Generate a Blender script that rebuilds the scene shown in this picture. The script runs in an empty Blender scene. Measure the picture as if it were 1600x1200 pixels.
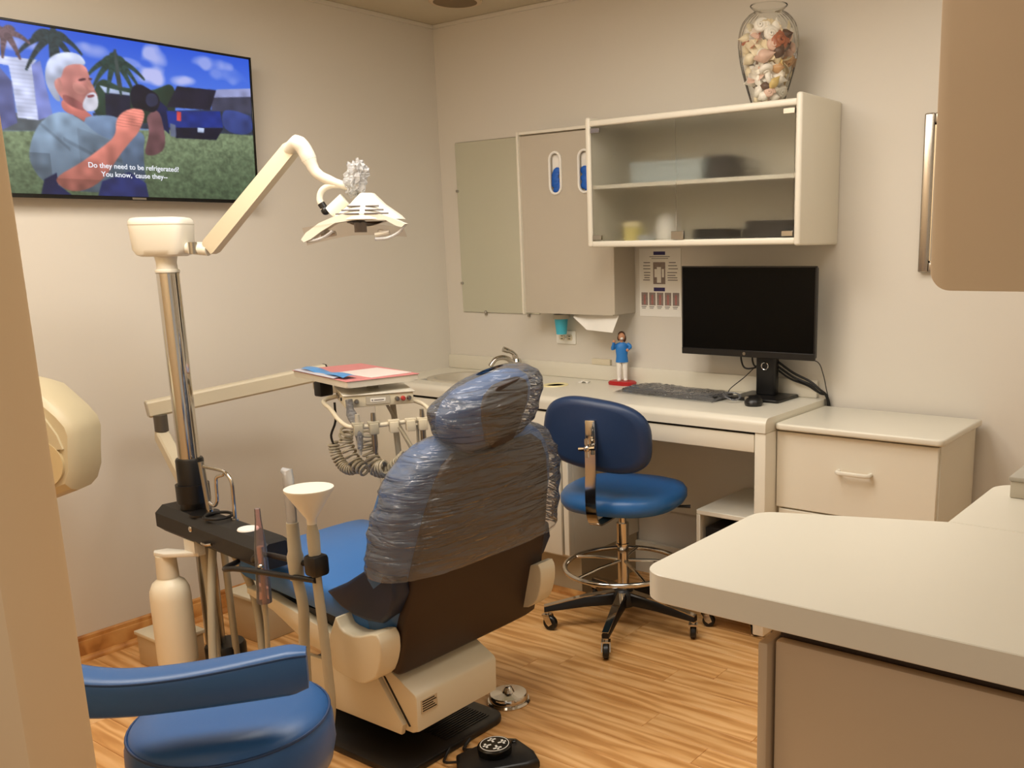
import bpy, bmesh, math, random
import numpy as np
from mathutils import Vector, Matrix, noise
random.seed(7)
S = bpy.context.scene
COL = S.collection
PI = math.pi

# ------------------------------------------------------------------ camera
cam = bpy.data.cameras.new('camera')
co = bpy.data.objects.new('camera', cam)
COL.objects.link(co)
S.camera = co
cam.sensor_width = 36.0
cam.lens = 1486.5 / 1600 * 36.0
cam.shift_x = -178.93 / 1600
cam.shift_y = 102.1 / 1600
cam.clip_start = 0.02
RT = Vector((0.8148, 0.5796, -0.0169))
DN = Vector((0.1089, -0.1815, -0.9773))
FW = Vector((-0.5695, 0.7945, -0.2110))
mw = Matrix(((RT.x, -DN.x, -FW.x, 3.470), (RT.y, -DN.y, -FW.y, -3.351),
             (RT.z, -DN.z, -FW.z, 1.432), (0, 0, 0, 1)))
co.matrix_world = mw

# ------------------------------------------------------------------ light
w = bpy.data.worlds.new('world')
S.world = w
w.use_nodes = True
w.node_tree.nodes['Background'].inputs[0].default_value = (1.0, 0.90, 0.78, 1)
w.node_tree.nodes['Background'].inputs[1].default_value = 0.48


def area(name, loc, sx, sy, power, col, rot=(0, 0, 0)):
    l = bpy.data.lights.new(name, 'AREA')
    l.shape = 'RECTANGLE'
    l.size = sx
    l.size_y = sy
    l.energy = power
    l.color = col
    o = bpy.data.objects.new(name, l)
    o.location = loc
    o.rotation_euler = rot
    COL.objects.link(o)
    return o


WARM = (1.0, 0.94, 0.86)
area('ceiling_troffer_lamp', (1.10, -2.20, 2.425), 0.6, 1.2, 26, WARM)
area('ceiling_troffer_lamp', (1.85, -1.60, 2.425), 0.6, 1.2, 22, WARM)
area('ceiling_troffer_lamp', (2.75, -0.95, 2.425), 0.6, 0.6, 7, WARM)
area('hall_fill_lamp', (2.8, -4.3, 2.425), 0.6, 1.2, 6, (1.0, 0.86, 0.68))  # unseen lamp added to light the jamb and cabinet fronts
S.view_settings.view_transform = 'Standard'
S.view_settings.look = 'None'
S.view_settings.exposure = 0.0
S.view_settings.gamma = 1.0
S.view_settings.use_curve_mapping = False


# ------------------------------------------------------------------ materials
def lin(c):
    r = []
    for v in c:
        v = v / 255.0
        r.append(v / 12.92 if v <= 0.04045 else ((v + 0.055) / 1.055) ** 2.4)
    return tuple(r) + (1.0,)


MATS = {}


def M(name, c, rough=0.5, metal=0.0, var=0.04, vscale=6.0, bump=0.0, bscale=150.0, spec=0.5, coat=0.0):
    if name in MATS:
        return MATS[name]
    m = bpy.data.materials.new(name)
    m.use_nodes = True
    nt = m.node_tree
    b = nt.nodes['Principled BSDF']
    c = lin(c)
    tc = nt.nodes.new('ShaderNodeTexCoord')
    nz = nt.nodes.new('ShaderNodeTexNoise')
    nz.inputs['Scale'].default_value = vscale
    nz.inputs['Detail'].default_value = 3
    nt.links.new(tc.outputs['Object'], nz.inputs['Vector'])
    mx = nt.nodes.new('ShaderNodeMix')
    mx.data_type = 'RGBA'
    mx.inputs[6].default_value = tuple(v * (1 - var) for v in c[:3]) + (1,)
    mx.inputs[7].default_value = tuple(min(1, v * (1 + var)) for v in c[:3]) + (1,)
    nt.links.new(nz.outputs['Fac'], mx.inputs[0])
    nt.links.new(mx.outputs[2], b.inputs['Base Color'])
    b.inputs['Roughness'].default_value = rough
    b.inputs['Metallic'].default_value = metal
    b.inputs['Specular IOR Level'].default_value = spec
    if coat:
        b.inputs['Coat Weight'].default_value = coat
        b.inputs['Coat Roughness'].default_value = 0.15
    if bump:
        n2 = nt.nodes.new('ShaderNodeTexNoise')
        n2.inputs['Scale'].default_value = bscale
        n2.inputs['Detail'].default_value = 2
        nt.links.new(tc.outputs['Object'], n2.inputs['Vector'])
        bp = nt.nodes.new('ShaderNodeBump')
        bp.inputs['Strength'].default_value = bump
        bp.inputs['Distance'].default_value = 0.002
        nt.links.new(n2.outputs['Fac'], bp.inputs['Height'])
        nt.links.new(bp.outputs['Normal'], b.inputs['Normal'])
    MATS[name] = m
    return m


def emit_attr(name, strength):
    m = bpy.data.materials.new(name)
    m.use_nodes = True
    nt = m.node_tree
    b = nt.nodes['Principled BSDF']
    a = nt.nodes.new('ShaderNodeVertexColor')
    a.layer_name = 'picture'
    nt.links.new(a.outputs['Color'], b.inputs['Emission Color'])
    b.inputs['Emission Strength'].default_value = strength
    b.inputs['Base Color'].default_value = (0.01, 0.01, 0.01, 1)
    b.inputs['Roughness'].default_value = 0.25
    return m


def emit(name, c, s):
    m = bpy.data.materials.new(name)
    m.use_nodes = True
    b = m.node_tree.nodes['Principled BSDF']
    b.inputs['Emission Color'].default_value = lin(c)
    b.inputs['Emission Strength'].default_value = s
    b.inputs['Base Color'].default_value = (0, 0, 0, 1)
    return m


def film(name, tint, gloss, haze, bump, bscale, rough=0.12, alpha=None):
    """thin clear plastic / glass: see-through, a little haze, sharp sheen"""
    m = bpy.data.materials.new(name)
    m.use_nodes = True
    nt = m.node_tree
    for n in list(nt.nodes):
        if n.type == 'BSDF_PRINCIPLED':
            nt.nodes.remove(n)
    out = nt.nodes['Material Output']
    tr = nt.nodes.new('ShaderNodeBsdfTransparent')
    tr.inputs[0].default_value = lin(tint)
    df = nt.nodes.new('ShaderNodeBsdfDiffuse')
    df.inputs[0].default_value = (0.75, 0.75, 0.75, 1)
    gl = nt.nodes.new('ShaderNodeBsdfGlossy')
    gl.inputs['Roughness'].default_value = rough
    lw = nt.nodes.new('ShaderNodeLayerWeight')
    lw.inputs['Blend'].default_value = gloss
    m1 = nt.nodes.new('ShaderNodeMixShader')
    m1.inputs[0].default_value = haze
    m2 = nt.nodes.new('ShaderNodeMixShader')
    nt.links.new(tr.outputs[0], m1.inputs[1])
    nt.links.new(df.outputs[0], m1.inputs[2])
    nt.links.new(lw.outputs['Fresnel'], m2.inputs[0])
    nt.links.new(m1.outputs[0], m2.inputs[1])
    nt.links.new(gl.outputs[0], m2.inputs[2])
    nt.links.new(m2.outputs[0], out.inputs['Surface'])
    if bump:
        tc = nt.nodes.new('ShaderNodeTexCoord')
        hs = []
        for rot, sc, wt in (((0.5, 0.3, 0.2), (0.35, 0.22, 2.2), 1.0), ((-0.9, 0.2, 0.5), (0.5, 0.35, 2.6), 0.6)):
            mp = nt.nodes.new('ShaderNodeMapping')
            mp.inputs['Rotation'].default_value = rot
            mp.inputs['Scale'].default_value = sc
            nt.links.new(tc.outputs['Object'], mp.inputs['Vector'])
            nz = nt.nodes.new('ShaderNodeTexNoise')
            nz.inputs['Scale'].default_value = bscale
            nz.inputs['Detail'].default_value = 3
            nz.inputs['Distortion'].default_value = 0.6
            nt.links.new(mp.outputs[0], nz.inputs['Vector'])
            sb_ = nt.nodes.new('ShaderNodeMath')
            sb_.operation = 'SUBTRACT'
            sb_.inputs[1].default_value = 0.5
            ab = nt.nodes.new('ShaderNodeMath')
            ab.operation = 'ABSOLUTE'
            pw = nt.nodes.new('ShaderNodeMath')
            pw.operation = 'POWER'
            pw.inputs[1].default_value = 0.5
            ml = nt.nodes.new('ShaderNodeMath')
            ml.operation = 'MULTIPLY'
            ml.inputs[1].default_value = wt
            nt.links.new(nz.outputs['Fac'], sb_.inputs[0])
            nt.links.new(sb_.outputs[0], ab.inputs[0])
            nt.links.new(ab.outputs[0], pw.inputs[0])
            nt.links.new(pw.outputs[0], ml.inputs[0])
            hs.append(ml)
        sm_ = nt.nodes.new('ShaderNodeMath')
        sm_.operation = 'ADD'
        nt.links.new(hs[0].outputs[0], sm_.inputs[0])
        nt.links.new(hs[1].outputs[0], sm_.inputs[1])
        bp = nt.nodes.new('ShaderNodeBump')
        bp.inputs['Strength'].default_value = bump
        bp.inputs['Distance'].default_value = 0.02
        nt.links.new(sm_.outputs[0], bp.inputs['Height'])
        for n in (df, gl, lw):
            nt.links.new(bp.outputs['Normal'], n.inputs['Normal'])
    return m


def frosted(name):
    m = bpy.data.materials.new(name)
    m.use_nodes = True
    nt = m.node_tree
    b = nt.nodes['Principled BSDF']
    b.inputs['Base Color'].default_value = (0.86, 0.86, 0.84, 1)
    b.inputs['Roughness'].default_value = 0.30
    b.inputs['IOR'].default_value = 1.3
    b.inputs['Transmission Weight'].default_value = 1.0
    out = nt.nodes['Material Output']
    tr = nt.nodes.new('ShaderNodeBsdfTransparent')
    tr.inputs[0].default_value = (0.9, 0.9, 0.88, 1)
    mx = nt.nodes.new('ShaderNodeMixShader')
    mx.inputs[0].default_value = 0.72
    nt.links.new(tr.outputs[0], mx.inputs[1])
    nt.links.new(b.outputs[0], mx.inputs[2])
    nt.links.new(mx.outputs[0], out.inputs['Surface'])
    return m


def wood(name, dark, mid, light, sx=1.2, sy=14.0, rough=0.42):
    m = bpy.data.materials.new(name)
    m.use_nodes = True
    nt = m.node_tree
    b = nt.nodes['Principled BSDF']
    tc = nt.nodes.new('ShaderNodeTexCoord')
    oi = nt.nodes.new('ShaderNodeObjectInfo')
    cb = nt.nodes.new('ShaderNodeCombineXYZ')
    mu = nt.nodes.new('ShaderNodeMath')
    mu.operation = 'MULTIPLY'
    mu.inputs[1].default_value = 37.0
    nt.links.new(oi.outputs['Random'], mu.inputs[0])
    nt.links.new(mu.outputs[0], cb.inputs[0])
    nt.links.new(mu.outputs[0], cb.inputs[1])
    ad = nt.nodes.new('ShaderNodeVectorMath')
    ad.operation = 'ADD'
    nt.links.new(tc.outputs['Object'], ad.inputs[0])
    nt.links.new(cb.outputs[0], ad.inputs[1])
    mp = nt.nodes.new('ShaderNodeMapping')
    mp.inputs['Scale'].default_value = (sx, sy, sy)
    nt.links.new(ad.outputs[0], mp.inputs['Vector'])
    wv = nt.nodes.new('ShaderNodeTexWave')
    wv.bands_direction = 'Y'
    wv.inputs['Scale'].default_value = 0.7
    wv.inputs['Distortion'].default_value = 11.0
    wv.inputs['Detail'].default_value = 3.0
    wv.inputs['Detail Scale'].default_value = 1.6
    nt.links.new(mp.outputs[0], wv.inputs['Vector'])
    nz = nt.nodes.new('ShaderNodeTexNoise')
    nz.inputs['Scale'].default_value = 2.2
    nz.inputs['Detail'].default_value = 6
    nt.links.new(mp.outputs[0], nz.inputs['Vector'])
    mx = nt.nodes.new('ShaderNodeMix')
    mx.data_type = 'FLOAT'
    mx.inputs[0].default_value = 0.72
    nt.links.new(wv.outputs['Fac'], mx.inputs[2])
    nt.links.new(nz.outputs['Fac'], mx.inputs[3])
    rp = nt.nodes.new('ShaderNodeValToRGB')
    e = rp.color_ramp.elements
    e[0].position = 0.30
    e[0].color = lin(dark)
    e[1].position = 0.70
    e[1].color = lin(light)
    k = e.new(0.5)
    k.color = lin(mid)
    nt.links.new(mx.outputs[0], rp.inputs[0])
    hs = nt.nodes.new('ShaderNodeHueSaturation')
    mr = nt.nodes.new('ShaderNodeMapRange')
    mr.inputs[3].default_value = 0.95
    mr.inputs[4].default_value = 1.05
    nt.links.new(oi.outputs['Random'], mr.inputs[0])
    nt.links.new(mr.outputs[0], hs.inputs['Value'])
    nt.links.new(rp.outputs[0], hs.inputs['Color'])
    nt.links.new(hs.outputs[0], b.inputs['Base Color'])
    b.inputs['Roughness'].default_value = rough
    bp = nt.nodes.new('ShaderNodeBump')
    bp.inputs['Strength'].default_value = 0.12
    bp.inputs['Distance'].default_value = 0.001
    nt.links.new(mx.outputs[0], bp.inputs['Height'])
    nt.links.new(bp.outputs[0], b.inputs['Normal'])
    MATS[name] = m
    return m


m_wall = M('wall_paint', (216, 210, 198), 0.75, var=0.012, vscale=2.5, bump=0.06, bscale=400)
m_ceil = M('ceiling_paint', (196, 186, 162), 0.85, var=0.03, vscale=9, bump=0.15, bscale=120)
m_white = M('white_laminate', (226, 220, 203), 0.38, var=0.015)
m_wtop = M('white_worktop', (222, 217, 201), 0.30, var=0.015)
m_tan = M('tan_jamb_paint', (238, 212, 172), 0.6, var=0.03, vscale=1.5)
m_shaded = M('shaded_laminate', (200, 178, 148), 0.5, var=0.02)  # beige laminate with the low light on it mixed into the colour
m_cream = M('cream_plastic', (216, 206, 180), 0.38, var=0.015)
m_lamp = M('ivory_plastic', (226, 221, 206), 0.32, var=0.01)
m_grey = M('warm_grey_metal', (186, 178, 160), 0.42, var=0.02)
m_black = M('black_plastic', (16, 15, 15), 0.38, var=0.05)
m_blackg = M('black_gloss', (8, 8, 8), 0.22, var=0.03)
m_dark = M('dark_gap', (24, 20, 15), 0.8)
m_chrome = M('chrome', (205, 200, 192), 0.10, metal=1.0, var=0.0)
m_steel = M('brushed_steel', (170, 165, 155), 0.28, metal=1.0, var=0.02)
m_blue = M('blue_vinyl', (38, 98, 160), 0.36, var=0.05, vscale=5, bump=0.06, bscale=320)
m_blue_unlit = M('blue_vinyl_unlit', (26, 50, 86), 0.42, var=0.05, vscale=5, bump=0.05, bscale=320)  # blue vinyl darkened because the stool back is unlit
m_brown = M('brown_shell', (46, 28, 16), 0.5, var=0.06)
m_mirror = M('mirror_glass', (236, 238, 224), 0.03, metal=1.0, var=0.0)
m_hose = M('grey_hose', (176, 168, 146), 0.45, var=0.03)
m_paper = M('paper_white', (236, 233, 224), 0.7, var=0.01)
m_screen = M('dark_screen', (4, 4, 4), 0.32, var=0.0, spec=0.12)
m_film = film('clear_film', (246, 247, 250), 0.30, 0.125, 0.85, 11.0, rough=0.10)
m_glass = film('clear_glass', (252, 252, 250), 0.11, 0.05, 0.0, 1.0, rough=0.02)
m_frost = frosted('frosted_glass')
m_floor = wood('oak_plank', (190, 136, 76), (216, 164, 102), (232, 186, 128), sx=1.4, sy=10.0)
m_base = wood('oak_trim', (168, 112, 56), (196, 138, 74), (212, 158, 92), sx=5, sy=5)


# ------------------------------------------------------------------ mesh helpers
class MB:
    def __init__(self):
        self.bm = bmesh.new()

    def box(self, x0, x1, y0, y1, z0, z1, bev=0.0, seg=2, rot=None, at=None):
        t = bmesh.new()
        bmesh.ops.create_cube(t, size=1.0)
        for v in t.verts:
            v.co = Vector(((x0 + x1) / 2 + v.co.x * (x1 - x0), (y0 + y1) / 2 + v.co.y * (y1 - y0),
                           (z0 + z1) / 2 + v.co.z * (z1 - z0)))
        if bev:
            bmesh.ops.bevel(t, geom=list(t.edges), offset=bev, segments=seg, profile=0.5, affect='EDGES',
                            clamp_overlap=True)
        self._merge(t, rot, at)
        return self

    def _merge(self, t, rot=None, at=None):
        me = bpy.data.meshes.new('tmp')
        if rot is not None:
            t.transform(rot)
        if at is not None:
            t.transform(Matrix.Translation(at))
        t.to_mesh(me)
        t.free()
        self.bm.from_mesh(me)
        bpy.data.meshes.remove(me)

    def loft(self, rings, cap0=True, cap1=True, closed=True):
        vs = [[self.bm.verts.new(p) for p in r] for r in rings]
        n = len(rings[0])
        for a, b in zip(vs[:-1], vs[1:]):
            for i in range(n if closed else n - 1):
                j = (i + 1) % n
                try:
                    self.bm.faces.new((a[i], a[j], b[j], b[i]))
                except ValueError:
                    pass
        if cap0 and closed:
            self.bm.faces.new(list(reversed(vs[0])))
        if cap1 and closed:
            self.bm.faces.new(vs[-1])
        return self

    def tube(self, pts, r, seg=10, closed=False, smooth=0, flat=None):
        pts = [Vector(p) for p in pts]
        if smooth:
            pts = catmull(pts, smooth, closed)
        rad = r if isinstance(r, (list, tuple)) else [r] * len(pts)
        if len(rad) != len(pts):
            rad = [rad[min(len(rad) - 1, int(i * len(rad) / len(pts)))] for i in range(len(pts))]
        rings = []
        n = len(pts)
        t0 = (pts[1] - pts[0]).normalized()
        up = Vector((0, 0, 1)) if abs(t0.z) < 0.9 else Vector((1, 0, 0))
        nrm = t0.cross(up).normalized()
        for i, p in enumerate(pts):
            if closed:
                t = (pts[(i + 1) % n] - pts[i - 1])
            else:
                t = pts[min(n - 1, i + 1)] - pts[max(0, i - 1)]
            t.normalize()
            nrm = (nrm - t * nrm.dot(t))
            if nrm.length < 1e-6:
                nrm = t.orthogonal()
            nrm.normalize()
            bn = t.cross(nrm)
            k = flat or 1.0
            rings.append([p + (nrm * math.cos(a) + bn * math.sin(a) * k) * rad[i]
                          for a in [2 * PI * q / seg for q in range(seg)]])
        if closed:
            rings.append(rings[0])
            self.loft(rings, False, False)
            bmesh.ops.remove_doubles(self.bm, verts=self.bm.verts, dist=1e-6)
        else:
            self.loft(rings)
        return self

    def cyl(self, p0, p1, r0, r1=None, seg=24):
        return self.tube([p0, p1], [r0, r0 if r1 is None else r1], seg)

    def lathe(self, prof, c=(0, 0, 0), seg=32, rot=None):
        rings = []
        for r, z in prof:
            rings.append([Vector((max(r, 1e-4) * math.cos(a), max(r, 1e-4) * math.sin(a), z))
                          for a in [2 * PI * q / seg for q in range(seg)]])
        t = MB()
        t.loft(rings)
        self._merge(t.bm, rot, Vector(c))
        return self

    def prism(self, poly, lo, hi, axis='y', bev=0.0, seg=2):
        """poly in the plane normal to axis, extruded lo..hi"""
        def p3(a, b, h):
            return {'y': Vector((a, h, b)), 'x': Vector((h, a, b)), 'z': Vector((a, b, h))}[axis]
        t = bmesh.new()
        f0 = [t.verts.new(p3(a, b, lo)) for a, b in poly]
        f1 = [t.verts.new(p3(a, b, hi)) for a, b in poly]
        n = len(poly)
        t.faces.new(f0)
        t.faces.new(f1)
        for i in range(n):
            t.faces.new((f0[i], f0[(i + 1) % n], f1[(i + 1) % n], f1[i]))
        bmesh.ops.recalc_face_normals(t, faces=t.faces)
        if bev:
            es = [e for e in t.edges if len(e.link_faces) == 2 and
                  abs(e.verts[0].co['xyz'.index(axis)] - e.verts[1].co['xyz'.index(axis)]) < 1e-6]
            bmesh.ops.bevel(t, geom=es, offset=bev, segments=seg, profile=0.5, affect='EDGES', clamp_overlap=True)
        self._merge(t)
        return self

    def grid(self, f, nu, nv):
        vs = [[self.bm.verts.new(f(i / nu, j / nv)) for i in range(nu + 1)] for j in range(nv + 1)]
        for j in range(nv):
            for i in range(nu):
                self.bm.faces.new((vs[j][i], vs[j][i + 1], vs[j + 1][i + 1], vs[j + 1][i]))
        return self

    def ball(self, c, rx, ry=None, rz=None, seg=16, rot=None):
        t = bmesh.new()
        bmesh.ops.create_uvsphere(t, u_segments=seg, v_segments=max(6, seg // 2), radius=1.0)
        t.transform(Matrix.Diagonal((rx, ry or rx, rz or rx, 1)))
        self._merge(t, rot, Vector(c))
        return self


def catmull(pts, k, closed=False):
    out = []
    n = len(pts)
    rng = range(n) if closed else range(n - 1)
    for i in rng:
        p0 = pts[(i - 1) % n] if (closed or i > 0) else pts[0] * 2 - pts[1]
        p1, p2 = pts[i], pts[(i + 1) % n]
        p3 = pts[(i + 2) % n] if (closed or i + 2 < n) else pts[-1] * 2 - pts[-2]
        for q in range(k):
            t = q / k
            out.append(0.5 * ((2 * p1) + (p2 - p0) * t + (2 * p0 - 5 * p1 + 4 * p2 - p3) * t * t +
                              (3 * p1 - p0 - 3 * p2 + p3) * t ** 3))
    if not closed:
        out.append(pts[-1].copy())
    return out


def root_inv(o):
    while o.parent:
        o = o.parent
    return (Matrix.Translation(o.location) @ o.rotation_euler.to_matrix().to_4x4()).inverted()


def obj(name, mb, mat, parent=None, local=False, smooth=True, ang=38, label=None):
    me = bpy.data.meshes.new(name)
    bmesh.ops.recalc_face_normals(mb.bm, faces=mb.bm.faces)
    mb.bm.to_mesh(me)
    mb.bm.free()
    if parent is not None and not local:
        me.transform(root_inv(parent))
    if smooth:
        me.polygons.foreach_set('use_smooth', [True] * len(me.polygons))
        me.set_sharp_from_angle(angle=math.radians(ang))
    me.materials.append(mat)
    o = bpy.data.objects.new(name, me)
    COL.objects.link(o)
    o.parent = parent
    if label:
        o['label'] = label
    return o


def tag(o, label, cat, group=None):
    o['label'] = label
    o['category'] = cat
    if group:
        o['group'] = group
    return o


def thing(name, label, cat, loc, rotz=0.0, group=None):
    o = bpy.data.objects.new(name, None)
    o.empty_display_size = 0.05
    o.location = loc
    o.rotation_euler = (0, 0, rotz)
    COL.objects.link(o)
    return tag(o, label, cat, group)


def struct(name, mb, mat, parent=None, **k):
    o = obj(name, mb, mat, parent, **k)
    if parent is None:
        o['kind'] = 'structure'
    return o


def copy_tree(o, parent=None):
    c = o.copy()
    COL.objects.link(c)
    c.parent = parent
    for ch in list(o.children):
        copy_tree(ch, c)
    return c


def ring(cx, cy, z, a, b, n=2.6, seg=40, rz=0.0):
    out = []
    for q in range(seg):
        t = 2 * PI * q / seg
        c, s = math.cos(t), math.sin(t)
        x = a * math.copysign(abs(c) ** (2 / n), c)
        y = b * math.copysign(abs(s) ** (2 / n), s)
        out.append(Vector((cx + x * math.cos(rz) - y * math.sin(rz), cy + x * math.sin(rz) + y * math.cos(rz), z)))
    return out


def rrect(x0, x1, y0, y1, r, seg=6, corners=(1, 1, 1, 1)):
    out = []
    for k, (cx, cy, a0) in enumerate(((x1 - r, y1 - r, 0), (x0 + r, y1 - r, 90), (x0 + r, y0 + r, 180), (x1 - r, y0 + r, 270))):
        if corners[k]:
            for q in range(seg + 1):
                a = math.radians(a0 + 90 * q / seg)
                out.append((cx + r * math.cos(a), cy + r * math.sin(a)))
        else:
            sx, sy = ((1, 1), (-1, 1), (-1, -1), (1, -1))[k]
            out.append((cx + r * sx, cy + r * sy))
    return out


def text_mesh(body, size, ext=0.0005):
    cu = bpy.data.curves.new('txt', 'FONT')
    cu.body = body
    cu.size = size
    cu.align_x = 'CENTER'
    cu.extrude = ext
    cu.offset = size * 0.012
    o = bpy.data.objects.new('txt', cu)
    COL.objects.link(o)
    bpy.context.view_layer.update()
    me = bpy.data.meshes.new_from_object(o.evaluated_get(bpy.context.evaluated_depsgraph_get()))
    bpy.data.objects.remove(o)
    return me


def text(name, body, size, mat, parent, mtx, ext=0.0005, label=None):
    me = text_mesh(body, size, ext)
    me.transform(root_inv(parent) @ mtx)
    me.materials.clear()
    me.materials.append(mat)
    o = bpy.data.objects.new(name, me)
    COL.objects.link(o)
    o.parent = parent
    if label:
        o['label'] = label
    return o


# ================================================================== SETTING
XR, YF = 3.60, -2.80
H = 2.44
fl = struct('floor', MB().box(-0.1, 5.0, -5.0, 0.1, -0.06, -0.002), m_floor)
# planks run along x
PW = 0.0985
pm = {}
for r in range(29):
    y0 = -r * PW
    x = -random.uniform(0.1, 0.8)
    while x < 3.62:
        L = random.choice((0.6, 0.9, 1.1))
        xa, xb = max(x, 0.0), min(x + L, 3.62)
        if xb - xa > 0.05:
            key = round(xb - xa, 2)
            if key not in pm:
                mb = MB().box(0, key - 0.0012, -PW + 0.0011, 0, -0.008, 0.0, 0.0009, 1)
                o = obj('plank', mb, m_floor, None, smooth=False)
                pm[key] = o.data
            else:
                o = bpy.data.objects.new('plank', pm[key])
                COL.objects.link(o)
            o.parent = fl
            o.location = (xa, y0, 0.0)
        x += L

struct('wall_left', MB().box(-0.1, 0.0, -2.9, 0.1, 0, H), m_wall)
struct('wall_back', MB().box(0.0, 3.7, 0.0, 0.1, 0, H), m_wall)
struct('wall_right', MB().box(XR, XR + 0.1, -2.3, 0.0, 0, H), m_wall)
wf = struct('wall_front', MB().box(0.0, 2.153, -2.885, YF, 0, H, 0.006, 2), m_tan)
struct('ceiling', MB().box(-0.1, 5.0, -5.0, 0.1, H, H + 0.08), m_ceil)
struct('trim_1', MB().box(0.0, 0.012, -2.8, 0, H - 0.018, H, 0.002, 1), m_wall)
struct('trim_2', MB().box(0.0, XR, -0.012, 0, H - 0.018, H, 0.002, 1), m_wall)
bb = struct('baseboard_left', MB().prism([(0, 0), (0.015, 0), (0.015, 0.062), (0.012, 0.07), (0.008, 0.072), (0.008, 0.084), (0.004, 0.09), (0, 0.09)], -2.8, 0.0, 'y'), m_base, ang=25)
obj('shoe_moulding', MB().prism([(0.015, 0.0), (0.033, 0.0), (0.032, 0.008), (0.026, 0.016), (0.015, 0.019)], -2.8, 0.0, 'y'), m_base, bb)

# ================================================================== LEFT WALL: TELEVISION
TVW, TVH = 0.955, 0.537
tv = thing('television', 'flat screen television on the left wall showing a subtitled programme', 'television', (0.050, -1.5175, 1.611))
tilt = Matrix.Translation((0.056, -1.5175, 1.611)) @ Matrix.Rotation(math.radians(3.6), 4, 'Y')


def tvm(mb):
    mb.bm.transform(tilt)
    return mb


obj('housing', tvm(MB().box(-0.030, -0.004, -TVW / 2 + .004, TVW / 2 - .004, .004, TVH - .004, 0.003).box(-0.05, -0.03, -0.25, 0.25, 0.06, 0.36, 0.004)), m_black, tv)
bz = MB()
for a in ((-TVW / 2, TVW / 2, 0, 0.013), (-TVW / 2, TVW / 2, TVH - 0.008, TVH), (-TVW / 2, -TVW / 2 + 0.008, 0.013, TVH - 0.008), (TVW / 2 - 0.008, TVW / 2, 0.013, TVH - 0.008)):
    bz.box(-0.006, 0.002, a[0], a[1], a[2], a[3], 0.001, 1)
obj('bezel', tvm(bz), m_blackg, tv)
obj('wall_bracket', MB().box(0.001, 0.022, -1.62, -1.42, 1.70, 1.95), m_black, tv)
obj('badge', tvm(MB().box(0.0015, 0.0032, -0.025, 0.025, 0.003, 0.010, 0.0005, 1)), m_steel, tv)

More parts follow.
